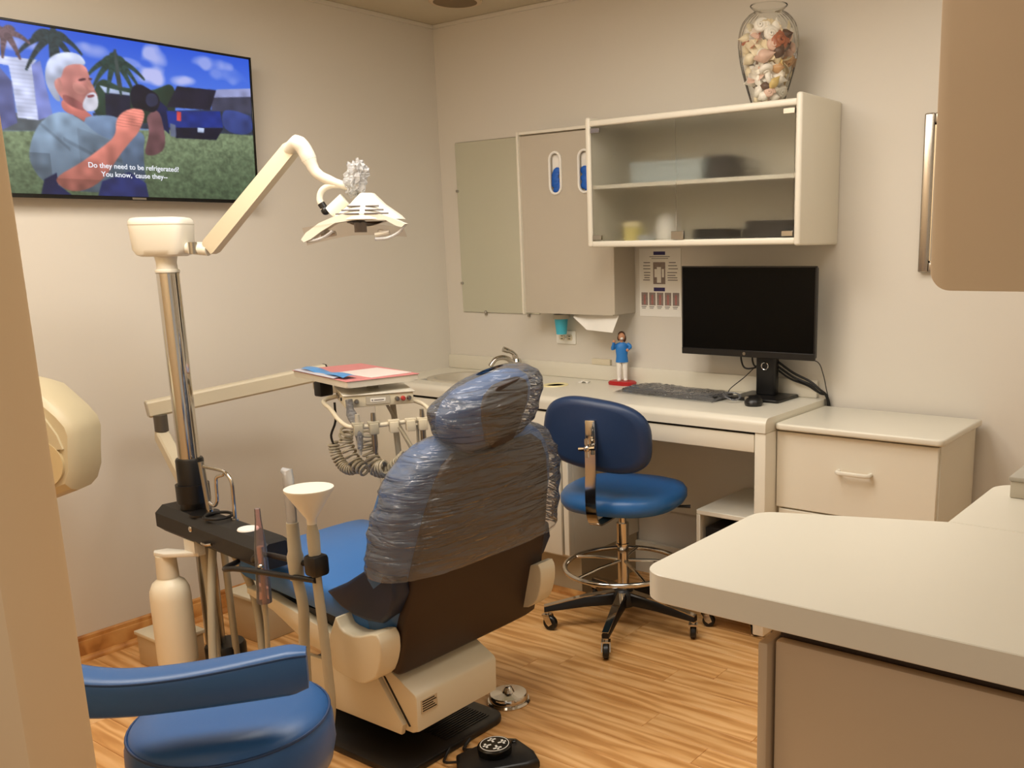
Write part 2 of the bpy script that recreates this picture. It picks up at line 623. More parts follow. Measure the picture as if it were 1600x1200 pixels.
PIC = dict(
    hedge=[(0, .47), (.40, .50), (.40, .41), (0, .36)],
    hedge2=[(.36, .52), (1, .66), (1, .47), (.36, .44)],
    shedside=[(0.07, 0.735), (0.104, 0.657), (0.106, 0.418), (0.053, 0.366), (0, 0.365), (0, 0.735)],
    shedfront=[(0.0, 0.794), (0.192, 0.802), (0.174, 0.765), (0.174, 0.445), (0.109, 0.449), (0.104, 0.657), (0.1, 0.747), (0.0, 0.758)],
    shedright=[(0.172, 0.769), (0.201, 0.8), (0.223, 0.481), (0.174, 0.445)],
    treeband=[(0.372, 0.68), (0.404, 0.744), (0.442, 0.718), (0.468, 0.7), (0.582, 0.699), (0.621, 0.731), (0.66, 0.764), (0.68, 0.719), (0.665, 0.505), (0.356, 0.457)],
    housewall=[(0.829, 0.723), (1, 0.742), (1, 0.623), (0.822, 0.613)],
    houseroof=[(0.805, 0.731), (0.856, 0.765), (1, 0.8), (1, 0.742), (0.82, 0.702)],
    van=[(0.411, 0.659), (0.501, 0.671), (0.497, 0.515), (0.406, 0.5)],
    vanroof=[(0.393, 0.696), (0.44, 0.682), (0.501, 0.671), (0.5, 0.653), (0.41, 0.653)],
    car=[(0.863, 0.621), (0.914, 0.636), (0.977, 0.614), (1, 0.6), (1, 0.467), (0.87, 0.472)],
    trunk=[(0.455, 0.929), (0.464, 0.932), (0.475, 0.695), (0.457, 0.692)],
    truckside=[(0.594, 0.665), (0.641, 0.601), (0.641, 0.427), (0.61, 0.472), (0.596, 0.593)],
    lid=[(0.686, 0.751), (0.848, 0.758), (0.816, 0.616), (0.638, 0.606)],
    truck=[(0.636, 0.581), (0.859, 0.616), (0.868, 0.505), (0.64, 0.471)],
    trucklow=[(0.64, 0.471), (0.868, 0.501), (0.834, 0.415), (0.666, 0.406)],
    wheel=[(0.646, 0.502), (0.668, 0.493), (0.667, 0.412), (0.644, 0.415)],
    tail=[(0.677, 0.585), (0.695, 0.583), (0.692, 0.52), (0.674, 0.522)],
    plate=[(0.758, 0.489), (0.786, 0.488), (0.783, 0.457), (0.756, 0.458)],
    neck=[(0.257, 0.6), (0.33, 0.545), (0.386, 0.45), (0.371, 0.389), (0.312, 0.485), (0.254, 0.515)],
    shirt2=[(0.36, 0.506), (0.449, 0.519), (0.484, 0.429), (0.548, 0.426), (0.531, 0.29), (0.535, 0.03), (0.3, 0.021), (0.318, 0.474)],
    shirt=[(0.251, 0.52), (0.187, 0.453), (0.152, 0.359), (0.132, 0.256), (0.132, 0.177), (0.167, 0.067), (0.26, 0.02), (0.46, 0.02), (0.447, 0.35), (0.371, 0.385), (0.318, 0.474)],
    jeans=[(0.157, 0.0), (0.172, 0.09), (0.216, 0.134), (0.216, 0.059), (0.258, 0.0)],
    jeans2=[(0.37, 0.093), (0.472, 0.161), (0.532, 0.092), (0.539, 0.0), (0.351, 0.0)],
    farm=[(0.552, 0.536), (0.608, 0.595), (0.623, 0.437), (0.619, 0.325), (0.574, 0.276), (0.534, 0.278), (0.551, 0.366), (0.564, 0.441)],
    arm=[(0.207, 0.104), (0.298, 0.199), (0.386, 0.315), (0.436, 0.392), (0.44, 0.494), (0.476, 0.559), (0.534, 0.584), (0.555, 0.549), (0.523, 0.423), (0.486, 0.357), (0.437, 0.255), (0.378, 0.106), (0.311, 0.03), (0.252, 0.02), (0.216, 0.059)],
    cam=[(0.504, 0.707), (0.541, 0.739), (0.575, 0.71), (0.61, 0.68), (0.614, 0.614), (0.586, 0.554), (0.543, 0.575), (0.501, 0.574)],
    lens=[(0.566, 0.684), (0.603, 0.685), (0.609, 0.619), (0.574, 0.589), (0.555, 0.621)],
    hair=[(0.211, 0.735), (0.227, 0.815), (0.257, 0.856), (0.303, 0.877), (0.34, 0.866), (0.357, 0.808), (0.316, 0.804), (0.283, 0.785), (0.265, 0.714), (0.272, 0.67), (0.247, 0.632), (0.257, 0.566), (0.236, 0.574), (0.212, 0.658)],
    face=[(0.265, 0.714), (0.277, 0.783), (0.317, 0.81), (0.352, 0.807), (0.361, 0.746), (0.366, 0.69), (0.377, 0.658), (0.385, 0.625), (0.376, 0.554), (0.341, 0.524), (0.297, 0.539), (0.262, 0.578), (0.241, 0.642), (0.238, 0.686), (0.253, 0.711)],
    cheek=[(.30, .70), (.335, .69), (.35, .65), (.33, .62), (.30, .64)],
    nose=[(.352, .72), (.368, .70), (.377, .66), (.360, .655), (.350, .67)],
    jaw=[(0.262, 0.62), (0.30, 0.60), (0.335, 0.56), (0.341, 0.524), (0.297, 0.539), (0.262, 0.578)],
    ear=[(0.239, 0.697), (0.262, 0.713), (0.266, 0.635), (0.249, 0.621)],
    beard=[(0.329, 0.58), (0.35, 0.641), (0.38, 0.653), (0.385, 0.578), (0.372, 0.535), (0.341, 0.524), (0.326, 0.545)],
    mouth=[(0.345, 0.626), (0.372, 0.636), (0.371, 0.62), (0.347, 0.608)],
    eye=[(0.32, 0.717), (0.347, 0.732), (0.348, 0.718), (0.322, 0.703)],
    eye2=[(0.357, 0.734), (0.37, 0.734), (0.368, 0.722), (0.357, 0.72)])
PCOL = dict(hedge=(84, 92, 100), hedge2=(44, 54, 72), cheek=(206, 140, 132), nose=(206, 138, 128), shedside=(92, 98, 150), shedfront=(205, 212, 245), shedright=(120, 130, 195), treeband=(38, 58, 48),
            housewall=(60, 62, 84), houseroof=(140, 146, 190), van=(24, 28, 52), vanroof=(175, 190, 225), car=(50, 66, 130),
            trunk=(60, 70, 70), truckside=(16, 26, 70), lid=(26, 26, 46), truck=(20, 44, 128), trucklow=(8, 12, 40),
            wheel=(96, 104, 130), tail=(205, 70, 70), plate=(190, 205, 235), neck=(190, 112, 104), shirt2=(88, 106, 132),
            shirt=(108, 126, 146), jeans=(20, 28, 70), jeans2=(32, 42, 98), farm=(112, 76, 82), arm=(196, 118, 106),
            cam=(16, 17, 36), lens=(42, 48, 78), hair=(186, 194, 220), face=(192, 126, 120), jaw=(150, 88, 88),
            ear=(206, 140, 132), beard=(198, 198, 212), mouth=(120, 60, 66), eye=(84, 48, 56), eye2=(84, 48, 56))


def tv_picture(nu, nv):
    ss = 3
    U, V = np.meshgrid((np.arange(nu * ss) + .5) / (nu * ss), (np.arange(nv * ss) + .5) / (nv * ss))
    rs = np.random.RandomState(3)

    def nz(fu, fv):
        g = rs.rand(fv + 2, fu + 2)
        x, y = U * fu, V * fv
        i, j = x.astype(int), y.astype(int)
        a, b = x - i, y - j
        a, b = a * a * (3 - 2 * a), b * b * (3 - 2 * b)
        return (g[j, i] * (1 - a) + g[j, i + 1] * a) * (1 - b) + (g[j + 1, i] * (1 - a) + g[j + 1, i + 1] * a) * b

    def C(c):
        return np.array(c, float)
    t = np.clip((V - .45) / .55, 0, 1)[..., None]
    img = C((108, 146, 236)) * (1 - t) + C((42, 88, 214)) * t
    for cu, cv, ru, rv, al in ((.389, .90, .06, .05, .6), (.604, .92, .05, .07, .75), (.59, .80, .07, .06, .85), (.71, .79, .05, .04, .8),
                               (.83, .93, .08, .04, .6), (.10, .88, .09, .04, .7), (.92, .87, .09, .05, .35), (.50, .86, .05, .03, .4)):
        d = ((U - cu) / ru) ** 2 + ((V - cv) / rv) ** 2
        a = np.clip(1.25 - d - (nz(26, 16) - .5) * 1.6, 0, 1) * al
        img = img * (1 - a[..., None]) + C((206, 204, 244)) * a[..., None]
    hz = .345 + (U - .05) * .154 + .03
    g = np.clip((hz - V) * 60, 0, 1)[..., None]
    n1 = (nz(60, 40) * .5 + nz(160, 100) * .5)[..., None]
    gt = np.clip((hz - V) / .45, 0, 1)[..., None]
    grass = (C((124, 140, 108)) * (1 - gt) + C((74, 90, 66)) * gt) * (.72 + .56 * n1)
    img = img * (1 - g) + grass * g

    def chaikin(poly, it=2):
        for _ in range(it):
            q = []
            for i in range(len(poly)):
                a, b = poly[i], poly[(i + 1) % len(poly)]
                q += [(a[0] * .75 + b[0] * .25, a[1] * .75 + b[1] * .25), (a[0] * .25 + b[0] * .75, a[1] * .25 + b[1] * .75)]
            poly = q
        return poly

    def inside(poly):
        m = np.zeros(U.shape, bool)
        n = len(poly)
        for i in range(n):
            x1, y1 = poly[i]
            x2, y2 = poly[(i + 1) % n]
            if y1 == y2:
                continue
            c = ((y1 > V) != (y2 > V)) & (U < (x2 - x1) * (V - y1) / (y2 - y1) + x1)
            m ^= c
        return m

    def fronds(cu, cv, R, cnt, col, seed):
        rr = np.random.RandomState(seed)
        for k in range(cnt):
            a = PI * 2 * k / cnt + rr.rand() * .4
            ln = R * (.75 + .5 * rr.rand())
            for s in range(26):
                q = s / 25
                px = cu + math.cos(a) * ln * q * .62
                py = cv + math.sin(a) * ln * q * .9 - .09 * q * q * R / .12
                wd = .010 * (1.15 - q) + .003
                img[((U - px) / wd) ** 2 + ((V - py) / (wd * 1.7)) ** 2 < 1] = C(col) * (.8 + .4 * rr.rand())
    order = list(PIC)
    for k in order:
        if k == 'trunk':
            fronds(.456, .86, .14, 11, (44, 66, 62), 5)
            fronds(.25, .95, .17, 9, (40, 56, 62), 6)
            fronds(.10, .93, .10, 6, (104, 80, 90), 8)
        soft = k in ('neck', 'shirt', 'shirt2', 'farm', 'arm', 'cam', 'lens', 'hair', 'face', 'jaw', 'ear', 'beard', 'mouth', 'eye', 'treeband', 'car', 'nose', 'cheek')
        m = inside(chaikin(PIC[k]) if soft else PIC[k])
        sh = .84 + .32 * nz(34, 20)
        if soft and m.any():
            cu_, cv_ = U[m].mean(), V[m].mean()
            sh = sh * np.clip(1 + 1.1 * (V - cv_) - .9 * (U - cu_), .6, 1.35)
        img[m] = (C(PCOL[k]) * sh[..., None])[m]
        if k == 'shedfront':
            st = (np.sin(V * 260) > .3) & m
            img[st] *= .93
        if k == 'shirt':
            for a0, b0, sl in ((.30, .30, -.9), (.22, .36, -1.6), (.40, .25, -.5)):
                fo = m & (np.abs(V - b0 - (U - a0) * sl) < .012) & (np.abs(U - a0) < .05)
                img[fo] *= .86
            dk = m & (U > .30) & (V < .42 - (U - .30) * .55)
            img[dk] *= .9
            lo = m & (U < .2) & (V < .25)
            img[lo] *= .8
        if k == 'arm':
            hd = m & (V < .10)
            img[hd] *= .85
            fg = m & (V > .45) & (np.sin(V * 330 + U * 60) > .82)
            img[fg] *= .75
    k = img.reshape(nv, ss, nu, ss, 3).mean((1, 3))
    p = np.pad(k, ((1, 1), (1, 1), (0, 0)), 'edge')
    k = (p[1:-1, 1:-1] * 4 + p[:-2, 1:-1] + p[2:, 1:-1] + p[1:-1, :-2] + p[1:-1, 2:]) / 8
    return np.clip(k, 0, 255) / 255.0


NU, NV = 320, 180
sw, sh_ = TVW - 0.016, TVH - 0.021
xs = np.linspace(-sw / 2, sw / 2, NU + 1)
zs = np.linspace(0.013, TVH - 0.008, NV + 1)
gy, gz = np.meshgrid(xs, zs)
verts = np.stack([np.full(gy.size, -0.002), gy.ravel(), gz.ravel()], 1)
idx = np.arange((NU + 1) * (NV + 1)).reshape(NV + 1, NU + 1)
faces = np.stack([idx[:-1, :-1].ravel(), idx[:-1, 1:].ravel(), idx[1:, 1:].ravel(), idx[1:, :-1].ravel()], 1)
me = bpy.data.meshes.new('screen')
me.from_pydata(verts.tolist(), [], faces.tolist())
pic = tv_picture(NU, NV)
lp = np.where(pic <= 0.04045, pic / 12.92, ((pic + 0.055) / 1.055) ** 2.4).reshape(-1, 3)
ca = me.color_attributes.new('picture', 'FLOAT_COLOR', 'CORNER')
cc = np.ones((len(lp) * 4, 4), np.float32)
cc[:, :3] = np.repeat(lp, 4, 0)
ca.data.foreach_set('color', cc.ravel())
me.transform(root_inv(tv) @ tilt)
me.materials.append(emit_attr('tv_picture', 1.0))
scr = bpy.data.objects.new('screen', me)
COL.objects.link(scr)
scr.parent = tv
m_sub = emit('subtitle_white', (240, 242, 250), 1.0)
for body, cu, cv in (('Do they need to be refrigerated?', 0.495, 0.178), ("You know, 'cause they--", 0.493, 0.124)):
    mt = tilt @ Matrix.Translation((0.0005, -sw / 2 + cu * sw, 0.013 + cv * sh_)) @ Matrix(((0, 0, 1, 0), (1, 0, 0, 0), (0, 1, 0, 0), (0, 0, 0, 1)))
    t_ = text('subtitle', body, 0.0240, m_sub, scr, mt, 0.0002)

# ================================================================== CEILING DISC
cd = thing('ceiling_speaker', 'round brown disc fixture set in the ceiling near the corner', 'ceiling speaker', (0.42, -0.27, H))
obj('grille', MB().lathe([(0, -0.012), (0.085, -0.012), (0.098, -0.008), (0.10, 0.0), (0, 0)], (0.42, -0.27, H)), M('brown_grille', (120, 100, 70), 0.7), cd)
obj('rim', MB().lathe([(0.098, -0.010), (0.110, -0.008), (0.112, 0.0), (0.098, 0.0)], (0.42, -0.27, H)), m_shaded, cd)

# ================================================================== BACK WALL: MIRROR, DISPENSER
mi = thing('wall_mirror', 'frameless wall mirror beside the glove dispenser', 'mirror', (0.352, 0, 1.124))
obj('mirror_plate', MB().box(0.110, 0.594, -0.008, -0.001, 1.124, 1.907, 0.001, 1), m_mirror, mi)
obj('edge_back', MB().box(0.107, 0.596, -0.0012, 0.0, 1.121, 1.910), m_steel, mi)
for x, z, dx, dz in ((0.112, 1.69, .008, .006), (0.112, 1.26, .008, .006), (0.26, 1.124, .005, .008), (0.53, 1.124, .005, .008)):
    obj('clip', MB().box(x - dx, x + dx, -0.013, 0.0, z - dz - (0.006 if dz > .007 else 0), z + dz, 0.002, 1), m_steel, mi)

DX0, DX1, DY = 0.625, 1.128, -0.145
di = thing('glove_dispenser', 'tall grey laminate dispenser cabinet with two oval slots of blue gloves', 'dispenser', ((DX0 + DX1) / 2, 0, 1.14))
m_disp = M('grey_laminate', (190, 180, 162), 0.45, var=0.015)
obj('body', MB().box(DX0 + .012, DX1 - .014, DY + .016, 0, 1.142, 1.893), m_disp, di)
obj('side_panel', MB().box(DX0, DX0 + .012, DY - .012, 0, 1.135, 1.905, 0.002, 1), m_white, di)
obj('side_panel', MB().box(DX1 - .014, DX1, DY - .004, 0, 1.145, 1.905, 0.002, 1), m_disp, di)
obj('top_panel', MB().box(DX0 + .012, DX1 - .014, DY - .006, 0, 1.893, 1.905, 0.001, 1), m_white, di)
slots = ((0.83, 1.727), (0.985, 1.727))


def oval(cx, cz, w_, h_, seg=10):
    out = []
    for q in range(seg + 1):
        a = PI * q / seg
        out.append((cx + w_ * math.cos(a), cz + (h_ - w_) + w_ * math.sin(a)))
    for q in range(seg + 1):
        a = PI + PI * q / seg
        out.append((cx + w_ * math.cos(a), cz - (h_ - w_) + w_ * math.sin(a)))
    return out


# front board with two real oval holes, built by bridging each hole to its rectangle
fb = MB()
edges = [DX0 + .012, 0.90, DX1 - .014]
for k, (sx, sz) in enumerate(slots):
    x0, x1 = edges[k], edges[k + 1]
    z0, z1 = 1.142, 1.887
    inner = oval(sx, sz, 0.028, 0.082, 12)
    outer = []
    for a, b in inner:
        dx, dz = a - sx, b - sz
        s = 1e9
        if dx > 1e-9:
            s = min(s, (x1 - sx) / dx)
        if dx < -1e-9:
            s = min(s, (x0 - sx) / dx)
        if dz > 1e-9:
            s = min(s, (z1 - sz) / dz)
        if dz < -1e-9:
            s = min(s, (z0 - sz) / dz)
        outer.append([sx + dx * s, sz + dz * s])
    for cx_, cz_ in ((x0, z0), (x0, z1), (x1, z0), (x1, z1)):
        i = min(range(len(outer)), key=lambda q: (outer[q][0] - cx_) ** 2 + (outer[q][1] - cz_) ** 2)
        outer[i] = [cx_, cz_]
    F, B = DY, DY + .014
    fb.loft([[Vector((a, B, b)) for a, b in outer], [Vector((a, F, b)) for a, b in outer],
             [Vector((a, F, b)) for a, b in inner], [Vector((a, B, b)) for a, b in inner]], False, False)
fbo = obj('front_board', fb, m_disp, di, ang=30)
m_glove = M('blue_gloves', (30, 96, 190), 0.5, var=0.25, vscale=40, bump=0.6, bscale=60)
for sx, sz in slots:
    rim = MB().tube([(a, DY - 0.002, b) for a, b in oval(sx, sz, 0.030, 0.084, 10)], 0.0055, 8, closed=True)
    r_ = obj('slot_rim', rim, m_paper, di)
    gl = MB()
    for q in range(7):
        gl.ball((sx + random.uniform(-.012, .012), DY + .010, sz - .065 + q * .012), .022, .006, .016, 10,
                Matrix.Rotation(random.uniform(-.6, .6), 4, 'Y'))
    obj('glove_bundle', gl, m_glove, di, label='blue gloves showing in the slot')
    obj('slot_box', MB().box(sx - .026, sx + .026, DY + .012, DY + .0155, sz + .0, sz + .076), m_paper, di)

cup = MB().lathe([(0.023, 0.0), (0.031, 0.078), (0.0325, 0.078), (0.0325, 0.0755), (0.0292, 0.074), (0.0218, 0.003)], (0.762, -0.055, 1.044), 28)
cu_ = obj('paper_cup', cup, M('cyan_cup', (70, 180, 205), 0.5), None)
tag(cu_, 'small cyan paper cup hanging under the dispenser above the outlet', 'cup')
cd2 = thing('cup_holder', 'narrow clear tube holding the cyan cup under the mirror edge', 'cup holder', (0.762, 0, 1.12))
obj('tube', MB().lathe([(0.036, 0), (0.036, 0.02), (0.034, 0.02), (0.034, 0)], (0.762, -0.055, 1.112), 28), m_grey, cd2)
obj('bracket', MB().box(0.752, 0.772, -0.024, 0, 1.116, 1.130), m_grey, cd2)

ol = thing('power_outlet', 'white double wall outlet behind the cyan cup', 'outlet', (0.745, 0, 0.99))
obj('cover_plate', MB().prism(rrect(0.690, 0.802, 0.995, 1.055, .006), -0.006, 0.0, 'y', 0.002), m_paper, ol)
for dx in (-0.022, 0.022):
    f = obj('socket', MB().prism(rrect(0.746 + dx - .016, 0.746 + dx + .016, 1.011, 1.039, .010), -0.0085, -0.005, 'y', 0.001), m_cream, ol)
    for e in (-0.006, 0.006):
        obj('slot', MB().box(0.746 + dx - .006, 0.746 + dx + .006, -0.0092, -0.008, 1.0245 + e - .0015, 1.0245 + e + .0015), m_dark, f)
obj('screw', MB().ball((0.746, -0.006, 1.025), .003, .0015, .003, 8), m_steel, ol)

# torn paper sheet hanging below the dispenser
def pap(u, v):
    x = 0.895 + u * (0.232 - 0.02 * v)
    zt = 1.141
    drop = 0.012 + 0.050 * min(1, u * 3.2) + 0.008 * u
    return Vector((x, DY + .03 - 0.02 * v + 0.006 * math.sin(u * 5), zt - v * drop))


tag(obj('paper_sheet', MB().grid(pap, 16, 4), m_paper, None), 'loose white paper sheet sagging under the dispenser cabinet', 'paper')

# ================================================================== WALL CABINET WITH GLASS DOORS
CX0, CX1, CY, CZ0, CZ1 = 1.128, 2.036, -0.325, 1.421, 1.895
gc = thing('wall_cabinet', 'white wall cabinet with two frosted glass doors and one shelf', 'cabinet', ((CX0 + CX1) / 2, 0, CZ0))
T = 0.024
obj('side_panel', MB().box(CX0, CX0 + T, CY, 0, CZ0, CZ1 + .012, 0.009, 3), m_white, gc)
obj('side_panel', MB().box(CX1 - T, CX1, CY, 0, CZ0 - .004, CZ1 + .018, 0.009, 3), m_white, gc)
obj('top_panel', MB().box(CX0 + T - .004, CX1 - T + .004, CY + .002, 0, CZ1 - T, CZ1, 0.008, 3), m_white, gc)
obj('bottom_panel', MB().box(CX0 + T - .004, CX1 - T + .004, CY + .002, 0, CZ0, CZ0 + T, 0.008, 3), m_white, gc)
obj('back_panel', MB().box(CX0 + T, CX1 - T, -0.010, 0, CZ0 + T, CZ1 - T), m_white, gc)
obj('shelf', MB().box(CX0 + T, CX1 - T, CY + .016, -0.01, 1.640, 1.656, 0.002, 1), m_white, gc)
mid = 1.540
for a, b in ((CX0 + T + .003, mid - .0015), (mid + .0015, CX1 - T - .003)):
    d = obj('glass_door', MB().box(a, b, CY + .004, CY + .009, CZ0 + T + .002, CZ1 - T - .002, 0.0006, 1), m_frost, gc)
    for hx, s in ((a, 1), (b, -1)):
        hinge = (hx < 1.2 or hx > 1.9)
        for hz in (CZ0 + T + .014, CZ1 - T - .014):
            if hinge:
                obj('hinge', MB().box(min(hx, hx + s * .042), max(hx, hx + s * .042), CY + .0005, CY + .013, hz - .010, hz + .008, 0.001, 1), m_steel, d)
    if b < 1.6:
        obj('latch', MB().box(b - .020, b + .034, CY, CY + .012, CZ0 + T + .001, CZ0 + T + .030, 0.001, 1), m_steel, d)

# contents of the cabinet
zb = CZ0 + T
j = thing('ointment_jar', 'pale yellow jar standing inside the glass cabinet', 'jar', (1.285, -0.23, zb))
obj('jar_body', MB().lathe([(0.0, 0), (0.036, 0), (0.038, 0.004), (0.038, 0.046), (0.034, 0.050), (0, 0.05)], (1.285, -0.23, zb)), M('yellow_jar', (222, 208, 130), 0.4), j)
obj('lid', MB().lathe([(0.0, 0.05), (0.039, 0.05), (0.039, 0.068), (0.036, 0.071), (0, 0.071)], (1.285, -0.23, zb)), M('cream_lid', (226, 214, 168), 0.4), j)
j = thing('cotton_jar', 'round white jar standing beside the yellow jar in the cabinet', 'jar', (1.435, -0.22, zb))
obj('jar_body', MB().lathe([(0, 0), (0.040, 0), (0.045, 0.02), (0.043, 0.05), (0.030, 0.062), (0, 0.062)], (1.435, -0.22, zb)), m_paper, j)
obj('lid', MB().lathe([(0, 0.062), (0.032, 0.062), (0.030, 0.078), (0.012, 0.088), (0.012, 0.098), (0, 0.1)], (1.435, -0.22, zb)), m_paper, j)
tag(obj('dish', MB().lathe([(0, 0), (0.03, 0), (0.042, 0.018), (0.040, 0.018), (0.028, 0.004), (0, 0.004)], (1.362, -0.25, zb)), M('clear_dish', (190, 196, 200), 0.2), None), 'small shallow dish between the two jars in the cabinet', 'dish')


def carton(name, x0, x1, y0, y1, z0, z1, m, label, cat='box'):
    t = thing(name, label, cat, ((x0 + x1) / 2, (y0 + y1) / 2, z0))
    obj('body', MB().box(x0, x1, y0, y1, z0, z1 - (z1 - z0) * .2, 0.003, 1), m, t)
    obj('lid', MB().box(x0 - .003, x1 + .003, y0 - .003, y1 + .003, z1 - (z1 - z0) * .22, z1, 0.003, 1), m, t)
    return t


carton('instrument_case', 1.58, 1.73, -0.27, -0.12, zb, zb + .036, m_black, 'flat black case lying on the cabinet floor behind the right glass door', 'case')
carton('instrument_case', 1.80, 1.97, -0.27, -0.08, zb, zb + .060, M('charcoal_case', (44, 40, 36), 0.5), 'deeper charcoal case in the right end of the glass cabinet', 'case')
carton('tissue_box', 1.28, 1.60, -0.24, -0.06, 1.656, 1.735, M('pale_blue_carton', (176, 186, 186), 0.6), 'long pale blue carton on the shelf of the glass cabinet')
carton('dark_carton', 1.615, 1.70, -0.22, -0.09, 1.656, 1.742, M('dark_carton', (60, 54, 48), 0.6), 'small dark carton at the end of the pale blue carton')

# ================================================================== VASE OF SHELLS
VX, VY, VZ = 1.826, -0.165, CZ1
VP = [(0.052, 0.0), (0.060, 0.02), (0.078, 0.075), (0.096, 0.14), (0.1045, 0.195), (0.1035, 0.235), (0.093, 0.275), (0.072, 0.302), (0.052, 0.315), (0.050, 0.320), (0.062, 0.332), (0.064, 0.336)]
vz = thing('glass_vase', 'ribbed clear glass vase filled with seashells on top of the wall cabinet', 'vase', (VX, VY, VZ))
sm = catmull([Vector((r, 0, z)) for r, z in VP], 5)
rings_ = []
for p in sm:
    rib = 0.0016 if 0.2 < p.z < 0.315 else 0.0003
    rings_.append([Vector((VX + (p.x + rib * math.cos(30 * a)) * math.cos(a), VY + (p.x + rib * math.cos(30 * a)) * math.sin(a), VZ + p.z)) for a in [2 * PI * q / 120 for q in range(120)]])
obj('vase_wall', MB().loft(rings_, True, False), m_glass, vz)
obj('rim', MB().tube([(VX + .063 * math.cos(a), VY + .063 * math.sin(a), VZ + .336) for a in [2 * PI * q / 36 for q in range(36)]], 0.0022, 8, closed=True), m_glass, vz)


def vase_r(z):
    for p, q in zip(sm[:-1], sm[1:]):
        if p.z <= z <= q.z:
            return p.x + (q.x - p.x) * (z - p.z) / max(1e-6, q.z - p.z)
    return .05


m_sh = [M('shell_cream', (238, 224, 190), 0.4, var=0.10, vscale=50, bump=0.4, bscale=120), M('shell_white', (242, 236, 224), 0.4, var=0.06, vscale=60, bump=0.4, bscale=90),
        M('shell_tan', (206, 160, 110), 0.4, var=0.2, vscale=70, bump=0.3, bscale=90), M('shell_rust', (170, 96, 58), 0.35, var=0.3, vscale=60),
        M('shell_brown', (92, 62, 40), 0.4, var=0.3, vscale=60), M('shell_pink', (222, 186, 166), 0.4, var=0.1, vscale=60), M('shell_gold', (214, 186, 116), 0.45, var=0.15, vscale=60)]
SN = ['cream', 'white', 'tan', 'rust', 'dark brown', 'pink', 'gold']


def scallop(c, r, rot, mat, label):
    def f(u, v):
        a = (u - .5) * 2.6
        rr = r * v * (1 + .04 * math.cos(a * 22))
        return Vector((rr * math.sin(a), r * .30 * math.sin(PI * min(1, .15 + v * .85)) , rr * math.cos(a) - r * .5))
    mb = MB().grid(f, 36, 8)
    mb.bm.transform(Matrix.Translation(c) @ rot)
    return tag(obj('scallop_shell', mb, mat, None), label, 'seashell', 'seashells in the glass vase')


def conch(c, r, rot, mat, label):
    prof = [(0.02, 1.1), (.12, .9), (.16, .86), (.28, .62), (.33, .58), (.5, .28), (.55, .22), (.62, -.05), (.55, -.3), (.36, -.62), (.16, -.9), (.03, -1.05)]
    mb = MB().lathe([(a * r, b * r) for a, b in prof], (0, 0, 0), 22)
    mb.bm.transform(Matrix.Translation(c) @ rot)
    return tag(obj('conch_shell', mb, mat, None), label, 'seashell', 'seashells in the glass vase')


def snail(c, r, rot, mat, label):
    pts = []
    rad = []
    for k in range(40):
        t = k / 39
        a = t * 5.2 * PI
        q = r * (.62 * (1 - t) + .02)
        pts.append(Vector((q * math.cos(a), q * math.sin(a), r * .75 * t)))
        rad.append(r * (.42 * (1 - t) + .04))
    mb = MB().tube(pts, rad, 10)
    mb.bm.transform(Matrix.Translation(c) @ rot)
    return tag(obj('snail_shell', mb, mat, None), label, 'seashell', 'seashells in the glass vase')


# direction towards the room side of the vase
def vdir(a):
    return Vector((math.sin(a), -math.cos(a), 0))


def eul(x, y, z):
    from mathutils import Euler
    return Euler((x, y, z)).to_matrix().to_4x4()


def vpos(ang, z, inset):
    d = vdir(ang) * max(0.0, vase_r(z) - inset)
    return Vector((VX + d.x, VY + d.y, VZ + z))


# the big ones facing the room
big = [(scallop, .40, .110, .030, .060, 1, (0.15, 0, .45), 'large white fan shell low in the vase'),
       (scallop, .15, .185, .030, .056, 0, (-.2, .5, .2), 'large cream fan shell in the middle of the vase'),
       (snail, 1.0, .205, .040, .036, 3, (1.4, .2, 1.0), 'rust coloured snail shell on the right side of the vase'),
       (scallop, -.35, .215, .028, .045, 3, (.1, 2.9, -.3), 'rust fan shell behind the vase ribs'),
       (scallop, .75, .150, .028, .042, 6, (.1, .7, .8), 'gold fan shell between the pink and white shells'),
       (scallop, .55, .255, .028, .042, 0, (.5, .2, .5), 'cream fan shell near the vase neck'),
       (scallop, 0.0, .238, .030, .040, 1, (.3, -.4, 0), 'white fan shell above the large cream one'),
       (conch, .30, .160, .026, .034, 5, (.2, 1.4, .3), 'pink spiral shell lying above the large white fan'),
       (scallop, -.25, .105, .024, .040, 5, (0, -.4, -.2), 'pink fan shell low on the left side of the vase'),
       (conch, .95, .175, .026, .030, 4, (.3, .4, .9), 'dark brown spiral shell under the rust snail'),
       (snail, .6, .045, .026, .020, 5, (1.5, .2, .6), 'small pink snail shell at the vase bottom'),
       (conch, .15, .035, .026, .024, 1, (.2, 1.2, 0), 'small white spiral shell at the vase bottom'),
       (conch, .85, .075, .022, .024, 6, (.3, .7, .8), 'small gold spiral shell low on the right of the vase'),
       (conch, .35, .065, .030, .022, 4, (.2, 1.7, .3), 'small dark brown spiral shell under the white fan')]
for fn, a, z, ins, r, mi_, e, lb in big:
    fn(vpos(a, z, ins * .9), r * 1.12, eul(*e), m_sh[mi_], lb)
kk = 0
